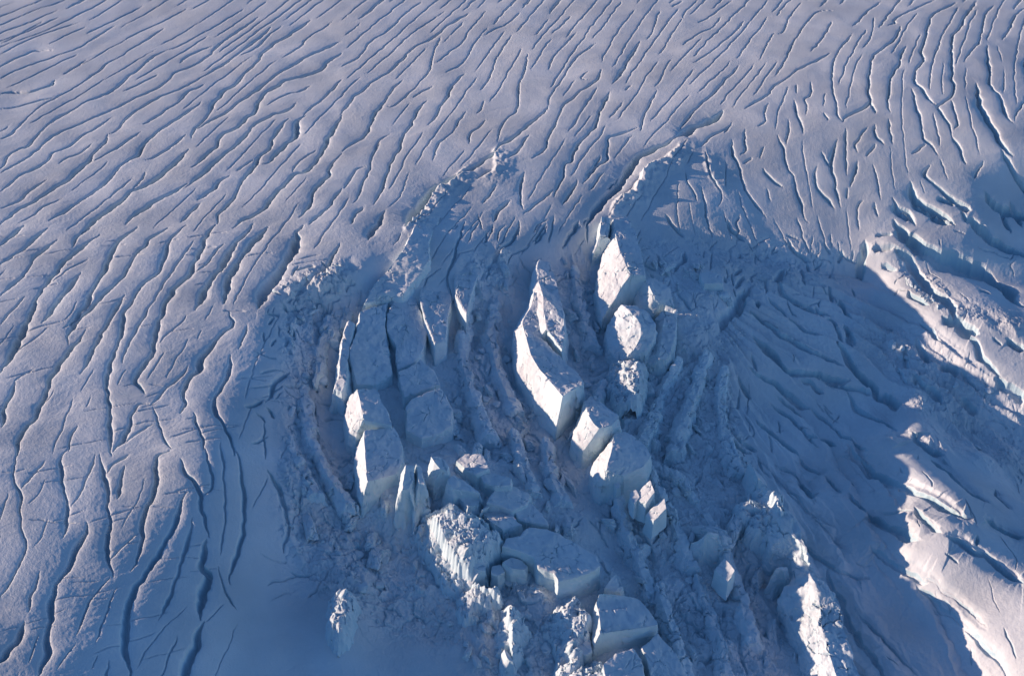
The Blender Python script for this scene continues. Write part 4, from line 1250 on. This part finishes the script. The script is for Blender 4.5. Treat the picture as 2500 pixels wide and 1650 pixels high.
def block(name, label, cat, tile, poly, h=0.0, tilt=(-0.3, 0.0), group=None, deep=14.0, amp=0.7, mat=None, out=0.12, grid=None):
    """a block of ice: outline of its top (frame points), height of the top over the plane of the sun, tilt of the top"""
    SEED[0] += 31
    px, py = tp(tile, poly)
    cx, cy, cz = on_ground(px.mean(), py.mean(), h, _SUNP)
    z = np.full(len(px), float(cz))
    for _ in range(10):
        x, y = at(px, py, z); z = 0.5 * z + 0.5 * (cz + tilt[0] * (x - cx) + tilt[1] * (y - cy))
    x, y = at(px, py, z)
    P = np.stack([x, y, z], 1); Q = np.concatenate([P, P[:1]])
    d = np.concatenate([[0], np.cumsum(np.linalg.norm(np.diff(Q, axis=0), axis=1))])
    n = max(20, int(d[-1] / 0.42)); t = np.linspace(0, d[-1], n, endpoint=False)
    E = np.stack([np.interp(t, d, Q[:, k]) for k in range(3)], 1)
    c = E.mean(0); rad = np.linalg.norm(E[:, :2] - c[:2], axis=1).mean()
    rings = [c + (E - c) * k for k in np.linspace(0.02, 0.96, max(4, int(rad / 0.42)))]
    rings += [c + (E - c) * 1.0 - np.array([0, 0, 0.06 * min(rad, 4)])]
    for k in np.linspace(0, 1, max(6, int(deep / 0.45)))[1:]:
        o = c + (E - c) * (1 + out * k) ; o[:, 2] = E[:, 2] - 0.1 - deep * k; rings.append(o)
    V = np.stack(rings, 0)
    N = grid_normals(V, True)
    if N[2, :, 2].mean() < 0: N = -N
    V = roughen(V, N, SEED[0], amp)
    area = (np.roll(E[:, 0], -1) * E[:, 1] - E[:, 0] * np.roll(E[:, 1], -1)).sum()
    piv = np.array([c[0], c[1], V[..., 2].min()])
    ob = mesh_from_grid(name, V if area < 0 else V[:, ::-1], True, mat or M_ICE, piv)
    return tag(ob, label, cat, group)

def heap(name, label, tile, poly, h, lump=1.0, seed=0, feather=10, cells=(2.6, 1.3, 0.7), kind='stuff', cat='rubble'):
    """a heap of crushed ice: a lumpy mass inside a frame outline, h over the plane of the sun"""
    px, py = tp(tile, poly)
    x, y, z = on_ground(px, py, h * 0.4, _SUNP)
    g = 0.27
    gx = np.arange(x.min() - 5, x.max() + 5, g); gy = np.arange(y.max() + 5, y.min() - 5, -g)
    X, Y = np.meshgrid(gx, gy)
    S = sample(_SUNP, X, Y)
    FPX, FPY = pix(X, Y, S + h * 0.4)
    d = poly_dist(FPX, FPY, list(zip(px, py)))
    d = d + 7 * fbm(X / 5.0, Y / 5.0, 2, seed + 21) + 4 * fbm(X / 1.4, Y / 1.4, 2, seed + 22)
    dome = np.clip((d + feather + 20) / (feather * 2.2 + 20 + 6 * fbm(X / 3.0, Y / 3.0, 2, seed + 4)), 0, 1)
    dome = np.sqrt(dome * (2 - dome))
    xs = X + 0.3 * fbm(X / 1.5, Y / 1.5, 2, seed + 1); ys = Y + 0.3 * fbm(X / 1.5, Y / 1.5, 2, seed + 2)
    r = 1.5 * fbm(X / 8, Y / 8, 2, seed)
    for cs, a in zip(cells, (1.0, 0.9, 0.8)):
        r += lump * a * shards(xs, ys, cs * 1.25, seed + int(cs * 10), 0.9)
    r += 0.12 * fbm(X / 0.7, Y / 0.7, 2, seed + 8)
    ins = d > 0; xl = np.where(ins.any(1), np.where(ins, X, 1e9).min(1), np.nan)
    ok = ~np.isnan(xl); xl = np.interp(np.arange(len(xl)), np.where(ok)[0], xl[ok])
    run = np.maximum(X - xl[:, None] + 0.5, 0)
    h = h * (1 - np.exp(-run * 0.9 / h))                # the heap rises from its left foot, towards the sun
    B = height(X.ravel(), Y.ravel()).reshape(X.shape) - 2.5
    Z = B + dome * (S + h - B) + r * np.clip((dome - 0.3) * 3, 0, 1)
    V = np.stack([X, Y, Z], -1)
    keep = d > -feather - 34
    me = bpy.data.meshes.new(name)
    nr, nc = X.shape; idx = np.arange(nr * nc, dtype=np.int32).reshape(nr, nc)
    q = np.stack([idx[:-1, :-1], idx[1:, :-1], idx[1:, 1:], idx[:-1, 1:]], -1)
    kq = keep[:-1, :-1] & keep[1:, 1:] & keep[1:, :-1] & keep[:-1, 1:]
    q = q[kq]; used, inv = np.unique(q, return_inverse=True); inv = inv.astype(np.int32).reshape(-1)
    piv = np.array([X.mean(), Y.mean(), float(Z[keep].min())])
    me.vertices.add(len(used)); me.vertices.foreach_set("co", (V.reshape(-1, 3)[used] - piv).astype(np.float32).reshape(-1))
    me.loops.add(len(inv)); me.loops.foreach_set("vertex_index", inv)
    me.polygons.add(len(inv) // 4); me.polygons.foreach_set("loop_start", np.arange(0, len(inv), 4, dtype=np.int32))
    me.polygons.foreach_set("use_smooth", np.ones(len(inv) // 4, bool)); me.update(calc_edges=True)
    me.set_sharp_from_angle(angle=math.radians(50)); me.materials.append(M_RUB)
    o = bpy.data.objects.new(name, me); o.location = piv; SC.collection.objects.link(o)
    o["label"] = label; o["category"] = cat
    if kind: o["kind"] = kind
    return o

G_FIN = "ice fins along the left rim of the trough"
G_MID = "shaded ice slabs between the left fins and the trough"
G_BLK = "sunlit ice blocks in the middle of the trough"

# --- left rim fins (tile E coordinates)
loft("ice_fin", "long narrow ice fin with a bright knife edge on the left rim of the trough", "ice fin", 'E',
     "560,-60 575,-80 690,-60|495,30 520,0 610,110|405,225 425,180 610,250|320,320 335,300 500,390|225,430 245,405 420,490|150,560 165,540 330,530",
     G_FIN, slope=0.26, deep=10)
loft("ice_fin", "dark-topped ice fin below the knife-edged one, with a thin sunlit left edge", "ice fin", 'E',
     "115,650 130,600 320,545|110,720 125,660 300,690|60,850 90,800 325,830|45,960 60,890 335,940|70,1060 85,1000 345,1045|95,1130 108,1105 240,1110", G_FIN, deep=12)
loft("ice_fin", "thin outer blade of ice, brightest sliver at the far left foot of the fins", "ice fin", 'E',
     "30,720 48,665 90,690|-8,850 12,790 60,820|-25,980 -5,900 45,960|-40,1120 -15,1030 30,1090|-60,1180 -40,1130 0,1160", G_FIN, mind=3, deep=10)
loft("ice_block", "ice block with a white left face, upper one of the stacked pair on the left", "ice block", 'E',
     "50,1200 110,1140 240,1118|28,1290 125,1200 270,1200|50,1440 150,1310 320,1300|100,1480 150,1350 350,1390", "stacked ice blocks on the left", mind=5)
loft("ice_block", "ice block with a tall narrow lit left face, lower one of the stacked pair", "ice block", 'E',
     "140,1480 165,1428 365,1402|98,1570 162,1480 410,1480|105,1700 165,1600 425,1567|120,1800 172,1690 415,1650|150,1895 185,1780 390,1730", "stacked ice blocks on the left", mind=5)
# --- shaded slabs beside them
block("ice_plate", "shaded ice slab with a forked crack, upper end of the middle fin", "ice plate", 'E',
      [(500, 450), (530, 540), (600, 730), (575, 860), (545, 905), (500, 955), (390, 1000), (378, 830), (318, 730), (320, 610), (380, 500)], -1.6, (-0.22, 0.06), G_MID, deep=9)
block("ice_plate", "shaded ice slab in the middle fin between two jagged cross cracks", "ice plate", 'E',
      [(550, 925), (650, 1020), (688, 1105), (590, 1138), (470, 1185), (440, 1195), (405, 1070), (392, 1015), (500, 970)], -2.0, (-0.24, 0.06), G_MID, deep=9)
block("ice_plate", "shaded broad ice slab at the lower end of the middle fin", "ice plate", 'E',
      [(695, 1130), (740, 1200), (775, 1290), (765, 1390), (700, 1440), (560, 1480), (455, 1420), (452, 1260), (485, 1205), (600, 1155)], -2.4, (-0.24, 0.08), G_MID, deep=9)
block("ice_plate", "shaded pointed ice slab between two dark blue crevasses above the trough floor", "ice plate", 'E',
      [(640, 235), (720, 270), (790, 230), (748, 390), (768, 520), (740, 650), (728, 800), (650, 825), (585, 660), (542, 500), (565, 370)], -2.2, (-0.2, 0.05), G_MID, deep=9)
block("ice_plate", "long smooth shaded slab sloping from the snowfield onto the trough floor", "ice plate", 'E',
      [(885, -20), (1015, 10), (1000, 130), (970, 300), (900, 500), (870, 620), (800, 490), (785, 350), (850, 220), (835, 130)], -2.0, (-0.2, 0.05), G_MID, deep=8)
block("ice_plate", "shaded slab at the head of the fins just under the snowfield lip", "ice plate", 'E',
      [(660, -60), (860, -40), (815, 60), (800, 180), (730, 255), (650, 220), (610, 120), (640, 40)], -1.6, (-0.16, 0.05), G_MID, deep=8)
# --- curved ridge in the centre
loft("ice_ridge", "slender broken upper end of the curved ice ridge, thin white left edge", "ice ridge", 'E',
     "1362,270 1378,240 1450,262|1330,350 1362,300 1490,380|1322,430 1372,390 1530,540|1345,475 1398,468 1552,650|1370,640 1410,600 1552,760|1400,760 1430,720 1535,865", "pieces of the curved ridge", slope=0.24, deep=12)
loft("ice_ridge", "long curved ice ridge with brilliant white left face in the middle of the trough", "ice ridge", 'E',
     "1318,500 1340,462 1420,500|1285,600 1322,560 1420,640|1230,680 1275,640 1400,720|1198,760 1262,690 1400,790|1205,880 1285,775 1470,860|1228,1010 1320,900 1560,960|1285,1110 1370,985 1640,1030|1340,1200 1430,1060 1678,1075|1425,1300 1490,1130 1680,1105|1500,1390 1540,1188 1630,1125",
     "pieces of the curved ridge", slope=0.26, mind=4)
loft("ice_block", "tilted ice block with two-part white left face below the curved ridge", "ice block", 'E',
     "1650,1330 1692,1228 1740,1180|1625,1420 1705,1270 1850,1260|1608,1490 1722,1325 1930,1315|1640,1540 1760,1380 1930,1345|1682,1570 1795,1412 1880,1390", G_BLK, mind=5)
loft("ice_block", "large ice block with dripping white left face, lowest of the three below the curved ridge", "ice block", 'E',
     "1840,1560 1905,1450 1975,1430|1770,1620 1890,1500 2090,1510|1745,1690 1880,1570 2150,1590|1780,1770 1855,1660 2100,1680|1815,1800 1850,1720 1960,1740", G_BLK, mind=5)
# --- the tall serac on the right of the trough
loft("serac", "tallest serac, smooth brilliant white left wall right of the trough", "serac", 'E',
     "1870,40 1892,-40 1990,-60|1810,230 1905,40 2050,60|1775,390 1930,155 2090,220|1785,510 1968,250 2110,330|1815,650 2010,342 2112,348", "serac wall right of the trough", slope=0.24, mind=2, lean=1.2)
loft("serac", "shorter pointed serac with a triangular white face in front of the tallest one", "serac", 'E',
     "2035,500 2115,375 2180,365|2050,590 2150,440 2280,440|2090,640 2180,500 2300,500|2150,660 2212,548 2320,560", "serac wall right of the trough", mind=5)
loft("serac", "narrow crumbling ice spine, rightmost lit piece of the serac wall", "serac", 'E',
     "2185,650 2258,555 2330,590|2185,740 2250,640 2330,680|2120,840 2235,720 2320,760|2115,950 2220,850 2290,880|2150,980 2210,930 2260,940", "serac wall right of the trough", mind=4, amp=1.2)
loft("ice_fin", "pale thin blade standing behind the top of the tallest serac", "ice fin", 'E',
     "1790,30 1812,-60 1870,-50|1752,190 1800,60 1850,70|1775,190 1840,110 1890,120", "blades at the top of the serac wall", mind=2)
loft("serac", "bulging crumbly serac face, brightest white mass below the tallest serac", "serac", 'E',
     "1850,690 1950,560 2060,560|1842,770 2010,600 2150,620|1862,860 2080,690 2190,690|1900,910 2080,780 2170,790|1945,950 2030,870 2110,880", "serac wall right of the trough", mind=5, amp=1.15, lean=0.5, mat=M_RUB)
heap("ice_rubble", "small white rubble lumps spilling below the crumbling spine", 'E',
     [(1930, 960), (2020, 920), (2070, 980), (2060, 1080), (2030, 1170), (1970, 1150), (1920, 1040)], 3.5, 0.8, 330, 6)
# --- lower centre
loft("ice_spire", "lumpy ice pillar with two white knobs, left of the pair", "ice spire", 'H',
     "418,160 452,102 500,110|412,240 440,170 505,180|398,320 425,270 470,270|440,430 452,330 490,330", "ice pillars under the left blocks", mind=4, deep=10)
loft("ice_spire", "thin ice pillar with a single white knob, right of the lumpy one", "ice spire", 'H',
     "508,130 522,95 550,105|515,220 530,140 565,150|525,320 540,220 575,230", "ice pillars under the left blocks", mind=4, deep=10)
loft("ice_spire", "stout ice pillar with a carved white head at the tip of the broad shaded slab", "ice spire", 'H',
     "612,90 625,40 700,50|622,150 650,80 745,100|655,210 690,130 740,140", "ice pillars under the left blocks", mind=4, deep=10)
block("ice_plate", "flat tilted slab half in sun beside the stout pillar", "ice plate", 'H',
      [(800, 70), (860, 20), (980, 30), (1030, 120), (940, 165), (880, 140)], 0.2, (0.05, 0.0), "tilted slabs in the lower middle", deep=8)
loft("ice_plate", "tilted slab with a white knife-like left edge above the white rubble heap", "ice plate", 'H',
     "728,260 745,208 790,168|775,340 775,265 960,290|830,420 822,330 965,340|868,450 882,385 950,380", "tilted slabs in the lower middle", mind=2.5, deep=9)
block("ice_plate", "slab with a pinkish sunlit rear edge behind the white-edged one", "ice plate", 'H',
      [(960, 165), (1060, 150), (1190, 190), (1180, 240), (1070, 250), (1000, 220)], 0.1, (-0.1, 0.0), "tilted slabs in the lower middle", deep=8)
block("ice_plate", "shaded slab with an arched bright rear rim in the lower middle", "ice plate", 'H',
      [(1065, 275), (1180, 235), (1330, 310), (1290, 370), (1190, 420), (1100, 380), (1010, 360)], -0.9, (-0.26, 0.05), "tilted slabs in the lower middle", deep=9)
loft("ice_plate", "shaded slab with a chipped white left edge next to the rubble heap", "ice plate", 'H',
     "962,460 978,410 1080,345|985,520 990,440 1140,390|1060,560 1040,490 1210,470|1140,580 1120,545 1260,515", "tilted slabs in the lower middle", mind=2.5, deep=9)
block("ice_plate", "shaded slab between two black cracks above the big flat-topped block", "ice plate", 'H',
      [(1200, 410), (1300, 340), (1400, 440), (1440, 520), (1290, 490), (1230, 470)], -1.6, (-0.24, 0.06), "tilted slabs in the lower middle", deep=9)
block("ice_block", "big flat-topped ice block with a thick greenish front wall and pink light on top", "ice block", 'H',
      [(1120, 660), (1150, 605), (1240, 590), (1300, 530), (1440, 545), (1600, 620), (1780, 730), (1800, 800), (1720, 850), (1600, 890), (1510, 905), (1480, 850), (1370, 810), (1340, 735), (1240, 700)], 3.6, (-0.17, 0.06), G_BLK, deep=16, out=0.05)
heap("ice_rubble", "large heap of crushed white ice lit by the sun in the lower middle", 'H',
     [(585, 460), (640, 390), (740, 350), (800, 400), (870, 470), (960, 540), (1060, 600), (960, 690), (900, 700), (850, 800), (800, 860), (750, 830), (690, 690), (620, 580)], 6.5, 0.75, 350, 9)
loft("ice_block", "pale ice block with a leaning white left face at the foot of the rubble heap", "ice block", 'H',
     "835,830 888,715 950,695|822,880 905,760 1000,760|850,930 930,810 1000,800|900,945 962,835 1000,830", G_BLK, mind=5)
block("ice_boulder", "rounded shaded boulder with a lit tip left of the flat-topped block", "ice boulder", 'H',
      [(1120, 770), (1180, 740), (1260, 760), (1300, 800), (1280, 830), (1180, 820)], 0.4, (-0.3, 0.0), "boulders under the flat-topped block", deep=12, out=0.25)
block("ice_boulder", "square shaded boulder next to the pale leaning block", "ice boulder", 'H',
      [(1045, 800), (1110, 790), (1140, 840), (1090, 870), (1045, 850)], -1.0, (-0.2, 0.0), "boulders under the flat-topped block", deep=10, out=0.2)
heap("ice_rubble", "small crumbs of bright ice trailing below the pale leaning block", 'H',
     [(870, 960), (930, 950), (1010, 980), (1070, 970), (1060, 1020), (930, 1030), (890, 1090), (870, 1060)], 3.0, 0.7, 370, 6)
heap("ice_rubble", "column of bright crushed ice between the shaded floor and the dark hollow", 'H',
     [(1100, 1120), (1170, 1090), (1210, 1150), (1240, 1200), (1190, 1260), (1185, 1340), (1140, 1330), (1120, 1240), (1130, 1180)], 5.5, 0.7, 390, 6)
heap("ice_rubble", "bright rubble ridge left of the cracked block at the bottom", 'H',
     [(1460, 1160), (1540, 1060), (1610, 1030), (1640, 1120), (1690, 1180), (1680, 1260), (1640, 1300), (1620, 1400), (1600, 1480), (1550, 1500), (1560, 1340), (1520, 1220)], 7.0, 0.75, 410, 8)
heap("ice_rubble", "white rubble at the bottom edge in front of the cracked block", 'H',
     [(1610, 1560), (1660, 1490), (1760, 1480), (1830, 1540), (1850, 1640), (1620, 1650)], 5.0, 0.75, 430, 8)
loft("ice_boulder", "lone white boulder with a hooked top on the dark floor at the bottom", "ice boulder", 'H',
     "1115,1430 1135,1382 1160,1400|1120,1480 1150,1430 1190,1445|1145,1512 1170,1460 1192,1465", "lone lit boulders", mind=3, deep=8)
loft("ice_block", "cracked ice block with ragged white left edge near the bottom, upper half", "ice block", 'H',
     "1780,1070 1795,995 1850,990|1752,1120 1775,1060 2060,1030|1745,1200 1790,1120 2140,1120|1745,1290 1800,1195 2200,1210|1755,1370 1800,1270 1950,1250", "cracked block near the bottom", mind=3, hL=1.6)
block("ice_block", "cracked shaded ice block at the bottom edge, left of the black fissure", "ice block", 'H',
      [(1815, 1480), (1900, 1410), (2030, 1375), (2090, 1440), (2110, 1560), (2080, 1660), (1850, 1660), (1830, 1560)], 1.8, (-0.24, 0.05), "cracked block near the bottom", deep=10)
block("ice_block", "cracked shaded ice block at the bottom edge, right of the black fissure", "ice block", 'H',
      [(2090, 1370), (2200, 1270), (2330, 1400), (2400, 1560), (2380, 1660), (2160, 1660), (2150, 1520)], -0.8, (-0.22, 0.05), "cracked block near the bottom", deep=10)
block("ice_block", "greenish rounded ice block between the rubble ridge and the cracked block", "ice block", 'H',
      [(1640, 1330), (1680, 1290), (1740, 1310), (1740, 1400), (1700, 1420), (1650, 1400)], 1.6, (-0.2, 0.0), G_BLK, deep=11, out=0.2)
loft("ice_fin", "thin bright spike standing above the cracked block", "ice fin", 'H',
     "1890,900 1912,858 1935,880|1840,960 1870,895 1960,940|1822,1000 1835,950 1940,990", "blades near the bottom", mind=2.5, deep=8)
block("ice_boulder", "white diamond-shaped boulder, upper one of the pair right of the middle", "ice boulder", 'H',
      [(2150, 205), (2182, 285), (2120, 370), (2062, 345), (2080, 255)], 5.6, (0.45, 0.2), "pair of lit boulders", deep=9, out=0.2, amp=0.5)
block("ice_boulder", "white kite-shaped boulder, lower one of the pair right of the middle", "ice boulder", 'H',
      [(2250, 330), (2262, 400), (2172, 492), (2120, 445), (2180, 380)], 5.4, (0.45, 0.2), "pair of lit boulders", deep=9, out=0.2, amp=0.5)
block("ice_boulder", "small round boulder left of the white diamond-shaped one", "ice boulder", 'H',
      [(2010, 290), (2050, 275), (2075, 320), (2040, 370), (2015, 340)], 3.5, (0.2, 0.1), "lone lit boulders", deep=7, out=0.25, amp=0.5)
block("ice_boulder", "tiny pale boulder in the shade below the dripping white block", "ice boulder", 'H',
      [(1895, 225), (1935, 215), (1945, 250), (1915, 265)], 0.8, (0.1, 0.1), "lone lit boulders", deep=6, out=0.25, amp=0.4)
heap("ice_rubble", "isolated patch of bright rubble on the smooth shaded floor at lower left", 'H',
     [(-40, 1020), (0, 965), (50, 990), (65, 1040), (30, 1090), (20, 1160), (-10, 1230), (-60, 1200), (-45, 1120)], 1.4, 0.7, 450, 6)
# --- right of the trough (tile I coordinates)
loft("ice_ridge", "long rough ice ridge with white left face running to the bottom edge", "ice ridge", 'I',
     "522,320 580,262 660,310|560,430 640,350 740,430|590,545 668,440 800,500|610,665 738,560 860,680|735,745 785,700 900,820|770,860 850,820 960,900|690,1010 930,930 1060,1000|720,1140 960,1100 1110,1170|815,1255 970,1235 1140,1310|860,1410 1015,1390 1190,1460|900,1570 1065,1550 1260,1600|930,1720 1110,1700 1320,1750",
     "white ridge on the lower right", slope=0.25, mind=3, amp=1.5, mat=M_RUB)
loft("ice_fin", "small white icy teeth at the upper end of the long white ridge", "ice fin", 'I',
     "452,110 468,80 500,100|485,180 505,150 560,190|515,215 528,195 590,240", "white ridge on the lower right", mind=2.5, deep=8)
heap("ice_rubble", "bright rubble knots beside the upper white ridge on the lower right", 'I',
     [(410, 380), (440, 350), (530, 370), (550, 250), (580, 290), (600, 340), (650, 330), (670, 420), (600, 540), (560, 420), (530, 530), (500, 500), (520, 400), (450, 400)], 2.6, 0.8, 470, 5)
block("ice_block", "square white ice block, lit quadrilateral face in the shade of the lower right", "ice block", 'I',
      [(225, 825), (292, 740), (366, 832), (316, 915)], 5.0, (0.4, 0.3), G_BLK, deep=9, out=0.15, amp=0.5)
loft("ice_boulder", "elongated boulder with white left side above the square white block", "ice boulder", 'I',
     "35,700 60,640 110,650|60,725 120,620 190,640|130,660 180,565 250,580", "boulders of the lower right", mind=3, deep=9)
loft("ice_boulder", "small white boulder at the foot of the long white ridge", "ice boulder", 'I',
     "620,870 650,820 700,830|660,865 690,805 730,810", "boulders of the lower right", mind=2, deep=7)
block("ice_block", "shaded cube-like ice block below the broken snowfield", "ice block", 'F',
      [(118, 335), (180, 320), (280, 352), (285, 400), (150, 408)], 0.0, (-0.1, 0.06), G_BLK, deep=10, out=0.05, amp=0.5)

# --- low ridges of broken ice between the blocks
LOW = ['1655 870 1615 950 1580 1030 1555 1080', '1722 850 1695 930 1665 1010 1640 1100', '1765 890 1752 980 1762 1060 1795 1150', '1560 1100 1600 1180 1640 1270 1680 1380',
       '1500 1190 1522 1280 1560 1380 1585 1470', '1640 1150 1700 1230 1760 1330 1800 1440 1830 1560', '1700 1400 1730 1500 1765 1640', '1600 1420 1640 1540 1670 1650',
       '1135 760 1122 860 1150 960 1190 1060', '1205 710 1192 800 1212 900 1255 1000', '1400 650 1412 740 1440 840', '740 860 732 950 752 1040', '805 760 775 850 770 930',
       '1690 620 1720 680 1760 720', '1470 930 1440 990 1400 1060', '1330 1070 1340 1150 1370 1220', '1250 1050 1270 1130 1300 1200', '760 1080 800 1160 850 1230',
       '700 700 690 780 700 870', '735 690 742 760 736 830', '690 900 720 960 740 1030 760 1100', '695 1060 722 1130 765 1200', '825 690 812 760 800 830', '865 690 845 740 830 800']
for c in LOW:
    q = np.array(c.split(), float).reshape(-1, 2); n = len(q)
    wd = np.linspace(0.55, 1.0, n)
    loft("ice_ridge", "low broken ice ridge lying in blue shade on the trough floor", "ice ridge", 'S',
         '|'.join("%d,%d %d,%d %d,%d" % (a - 16 * w, b + 16 * w, a, b, a + 24 * w, b + 5) for (a, b), w in zip(q, wd)),
         "low shaded ice ridges on the trough floor", hL=-7.0, slope=0.35, mind=2.5, deep=7, amp=2.0, mat=M_RUB)

# --- loose boulders in the rubble of the trough
def boulder_mesh(k):
    r = random.Random(900 + k)
    bm = bmesh.new()
    for _ in range(16):
        v = Vector((r.gauss(0, 1), r.gauss(0, 1), r.gauss(0, 0.8))).normalized() * r.uniform(0.8, 1.1)
        bm.verts.new((v.x * r.uniform(0.9, 1.2), v.y, v.z * 0.8))
    h = bmesh.ops.convex_hull(bm, input=bm.verts)
    for v in [v for v in bm.verts if not v.link_faces]: bm.verts.remove(v)
    bmesh.ops.bevel(bm, geom=list(bm.edges), offset=0.08, segments=1, affect='EDGES')
    bmesh.ops.triangulate(bm, faces=bm.faces)
    bmesh.ops.subdivide_edges(bm, edges=list(bm.edges), cuts=2, use_grid_fill=True)
    for v in bm.verts:
        n = v.co.normalized()
        v.co += n * (0.16 * mnoise.noise(v.co * 1.7 + Vector((k * 7.0, 0, 0))) + 0.07 * mnoise.noise(v.co * 5 + Vector((0, k * 3.0, 0))))
    me = bpy.data.meshes.new("ice_boulder"); bm.to_mesh(me); bm.free()
    for p in me.polygons: p.use_smooth = True
    me.set_sharp_from_angle(angle=math.radians(30)); me.materials.append(M_RUB)
    return me
BM = [boulder_mesh(k) for k in range(8)]
def chunk_mesh(k):
    r = random.Random(1700 + k)
    sx, sy, sz = r.uniform(0.8, 1.2), r.uniform(0.5, 0.8), r.uniform(0.5, 0.9)
    bm = bmesh.new()
    for a in (-1, 1):
        for b in (-1, 1):
            for c in (-1, 1):
                f = 1.15 if c < 0 else r.uniform(0.6, 1.0)
                bm.verts.new((a * sx * f + r.gauss(0, 0.13), b * sy * f + r.gauss(0, 0.13), c * sz + r.gauss(0, 0.22)))
    for _ in range(3): bm.verts.new((r.uniform(-1, 1) * sx, r.uniform(-1, 1) * sy, sz * r.uniform(0.9, 1.35)))
    bmesh.ops.convex_hull(bm, input=bm.verts)
    for v in [v for v in bm.verts if not v.link_faces]: bm.verts.remove(v)
    bmesh.ops.bevel(bm, geom=list(bm.edges), offset=0.05, segments=1, affect='EDGES')
    bmesh.ops.triangulate(bm, faces=bm.faces)
    for _ in range(4):
        e = [e for e in bm.edges if e.calc_length() > 0.13]
        if e: bmesh.ops.subdivide_edges(bm, edges=e, cuts=1, use_grid_fill=True); bmesh.ops.triangulate(bm, faces=bm.faces)
    bm.normal_update()
    P = np.array([v.co for v in bm.verts]); Nn = np.array([v.normal for v in bm.verts])
    d1, d2, cid = worley3(P / 0.75 + k * 11.3, 40 + k)
    d = 0.13 * (cid - 0.5) - 0.11 * smooth(0.09, 0, d2 - d1) + 0.11 * fbm3(P * 1.4 + k, 3, k) + 0.03 * perlin3(P * 7, k)
    for v, p in zip(bm.verts, P + Nn * d[:, None]): v.co = p
    me = bpy.data.meshes.new("ice_block"); bm.to_mesh(me); bm.free()
    for p in me.polygons: p.use_smooth = True
    me.set_sharp_from_angle(angle=math.radians(32)); me.materials.append(M_ICE)
    return me
CM = [chunk_mesh(k) for k in range(10)]
rc = random.Random(77)
def chunks(n, poly, smin, smax, rz, lift=0.1):
    xs = [p[0] for p in poly]; ys = [p[1] for p in poly]; k = 0
    while k < n:
        px, py = rc.uniform(min(xs), max(xs)), rc.uniform(min(ys), max(ys))
        if poly_dist(np.array([px]), np.array([py]), poly)[0] < 0: continue
        x, y, z = on_ground(np.array([px]), np.array([py]))
        s = smin + (smax - smin) * rc.random() ** 2
        o = bpy.data.objects.new("ice_block", CM[rc.randrange(10)])
        o.scale = (s * rc.uniform(1.1, 2.4), s * rc.uniform(0.7, 1.0), s * rc.uniform(0.7, 1.2))
        o.rotation_euler = (rc.gauss(0, 0.22), rc.gauss(0.12, 0.22), math.radians(rc.gauss(rz + 25, 22)))
        o.location = (x[0], y[0], height(x, y)[0] + lift * s)
        SC.collection.objects.link(o)
        tag(o, "broken ice block wedged among others in the shaded icefall", "ice block", "broken ice blocks crowding the icefall")
        k += 1
chunks(34, [(1120, 900), (1330, 1000), (1400, 1120), (1450, 1330), (1330, 1300), (1130, 1180), (1080, 1000)], 1.3, 3.6, 70)
chunks(40, [(1440, 960), (1560, 880), (1700, 820), (1800, 1000), (1860, 1250), (1900, 1400), (1960, 1660), (1600, 1660), (1500, 1400), (1450, 1150)], 1.3, 4.2, 75)
chunks(22, [(1100, 1390), (1380, 1430), (1440, 1560), (1400, 1660), (1150, 1660)], 1.0, 2.8, 60)
chunks(26, [(690, 950), (780, 1000), (860, 1180), (1000, 1210), (1060, 1380), (880, 1400), (720, 1280)], 1.0, 3.0, 60)
chunks(18, [(690, 760), (840, 680), (850, 800), (790, 960), (720, 920)], 1.0, 2.6, 60)
chunks(22, [(1150, 660), (1250, 650), (1250, 860), (1330, 980), (1180, 1000), (1110, 850)], 0.9, 2.4, 80)
chunks(16, [(1370, 620), (1440, 640), (1470, 900), (1400, 900)], 0.9, 2.2, 80)
chunks(20, [(1640, 600), (1780, 640), (1780, 740), (1660, 720), (1600, 660)], 1.0, 3.2, 70, -0.2)
chunks(14, [(2190, 640), (2260, 700), (2330, 770), (2290, 760), (2210, 690)], 0.6, 1.5, 45)
cand = np.argwhere((RUBBLE > 0.55) & inframe & (FX > 20) & (FX < 2480) & (FY > 20) & (FY < 1640))
rb = random.Random(21)
for k in range(250):
    i, j = cand[rb.randrange(len(cand))]
    o = bpy.data.objects.new("ice_boulder", BM[k % 8])
    s = 0.7 + 1.9 * rb.random() ** 3.2
    o.scale = (s * rb.uniform(0.8, 1.25), s, s * rb.uniform(0.75, 1.1))
    o.rotation_euler = (rb.uniform(-0.5, 0.5), rb.uniform(-0.5, 0.5), rb.uniform(0, 6.28))
    o.location = (GXX[i, j], GYY[i, j], HZ[i, j] + 0.15 * s)
    SC.collection.objects.link(o)
    tag(o, "angular pale boulder lying loose in the blue-shaded rubble of the trough", "ice boulder", "loose boulders in the trough rubble")
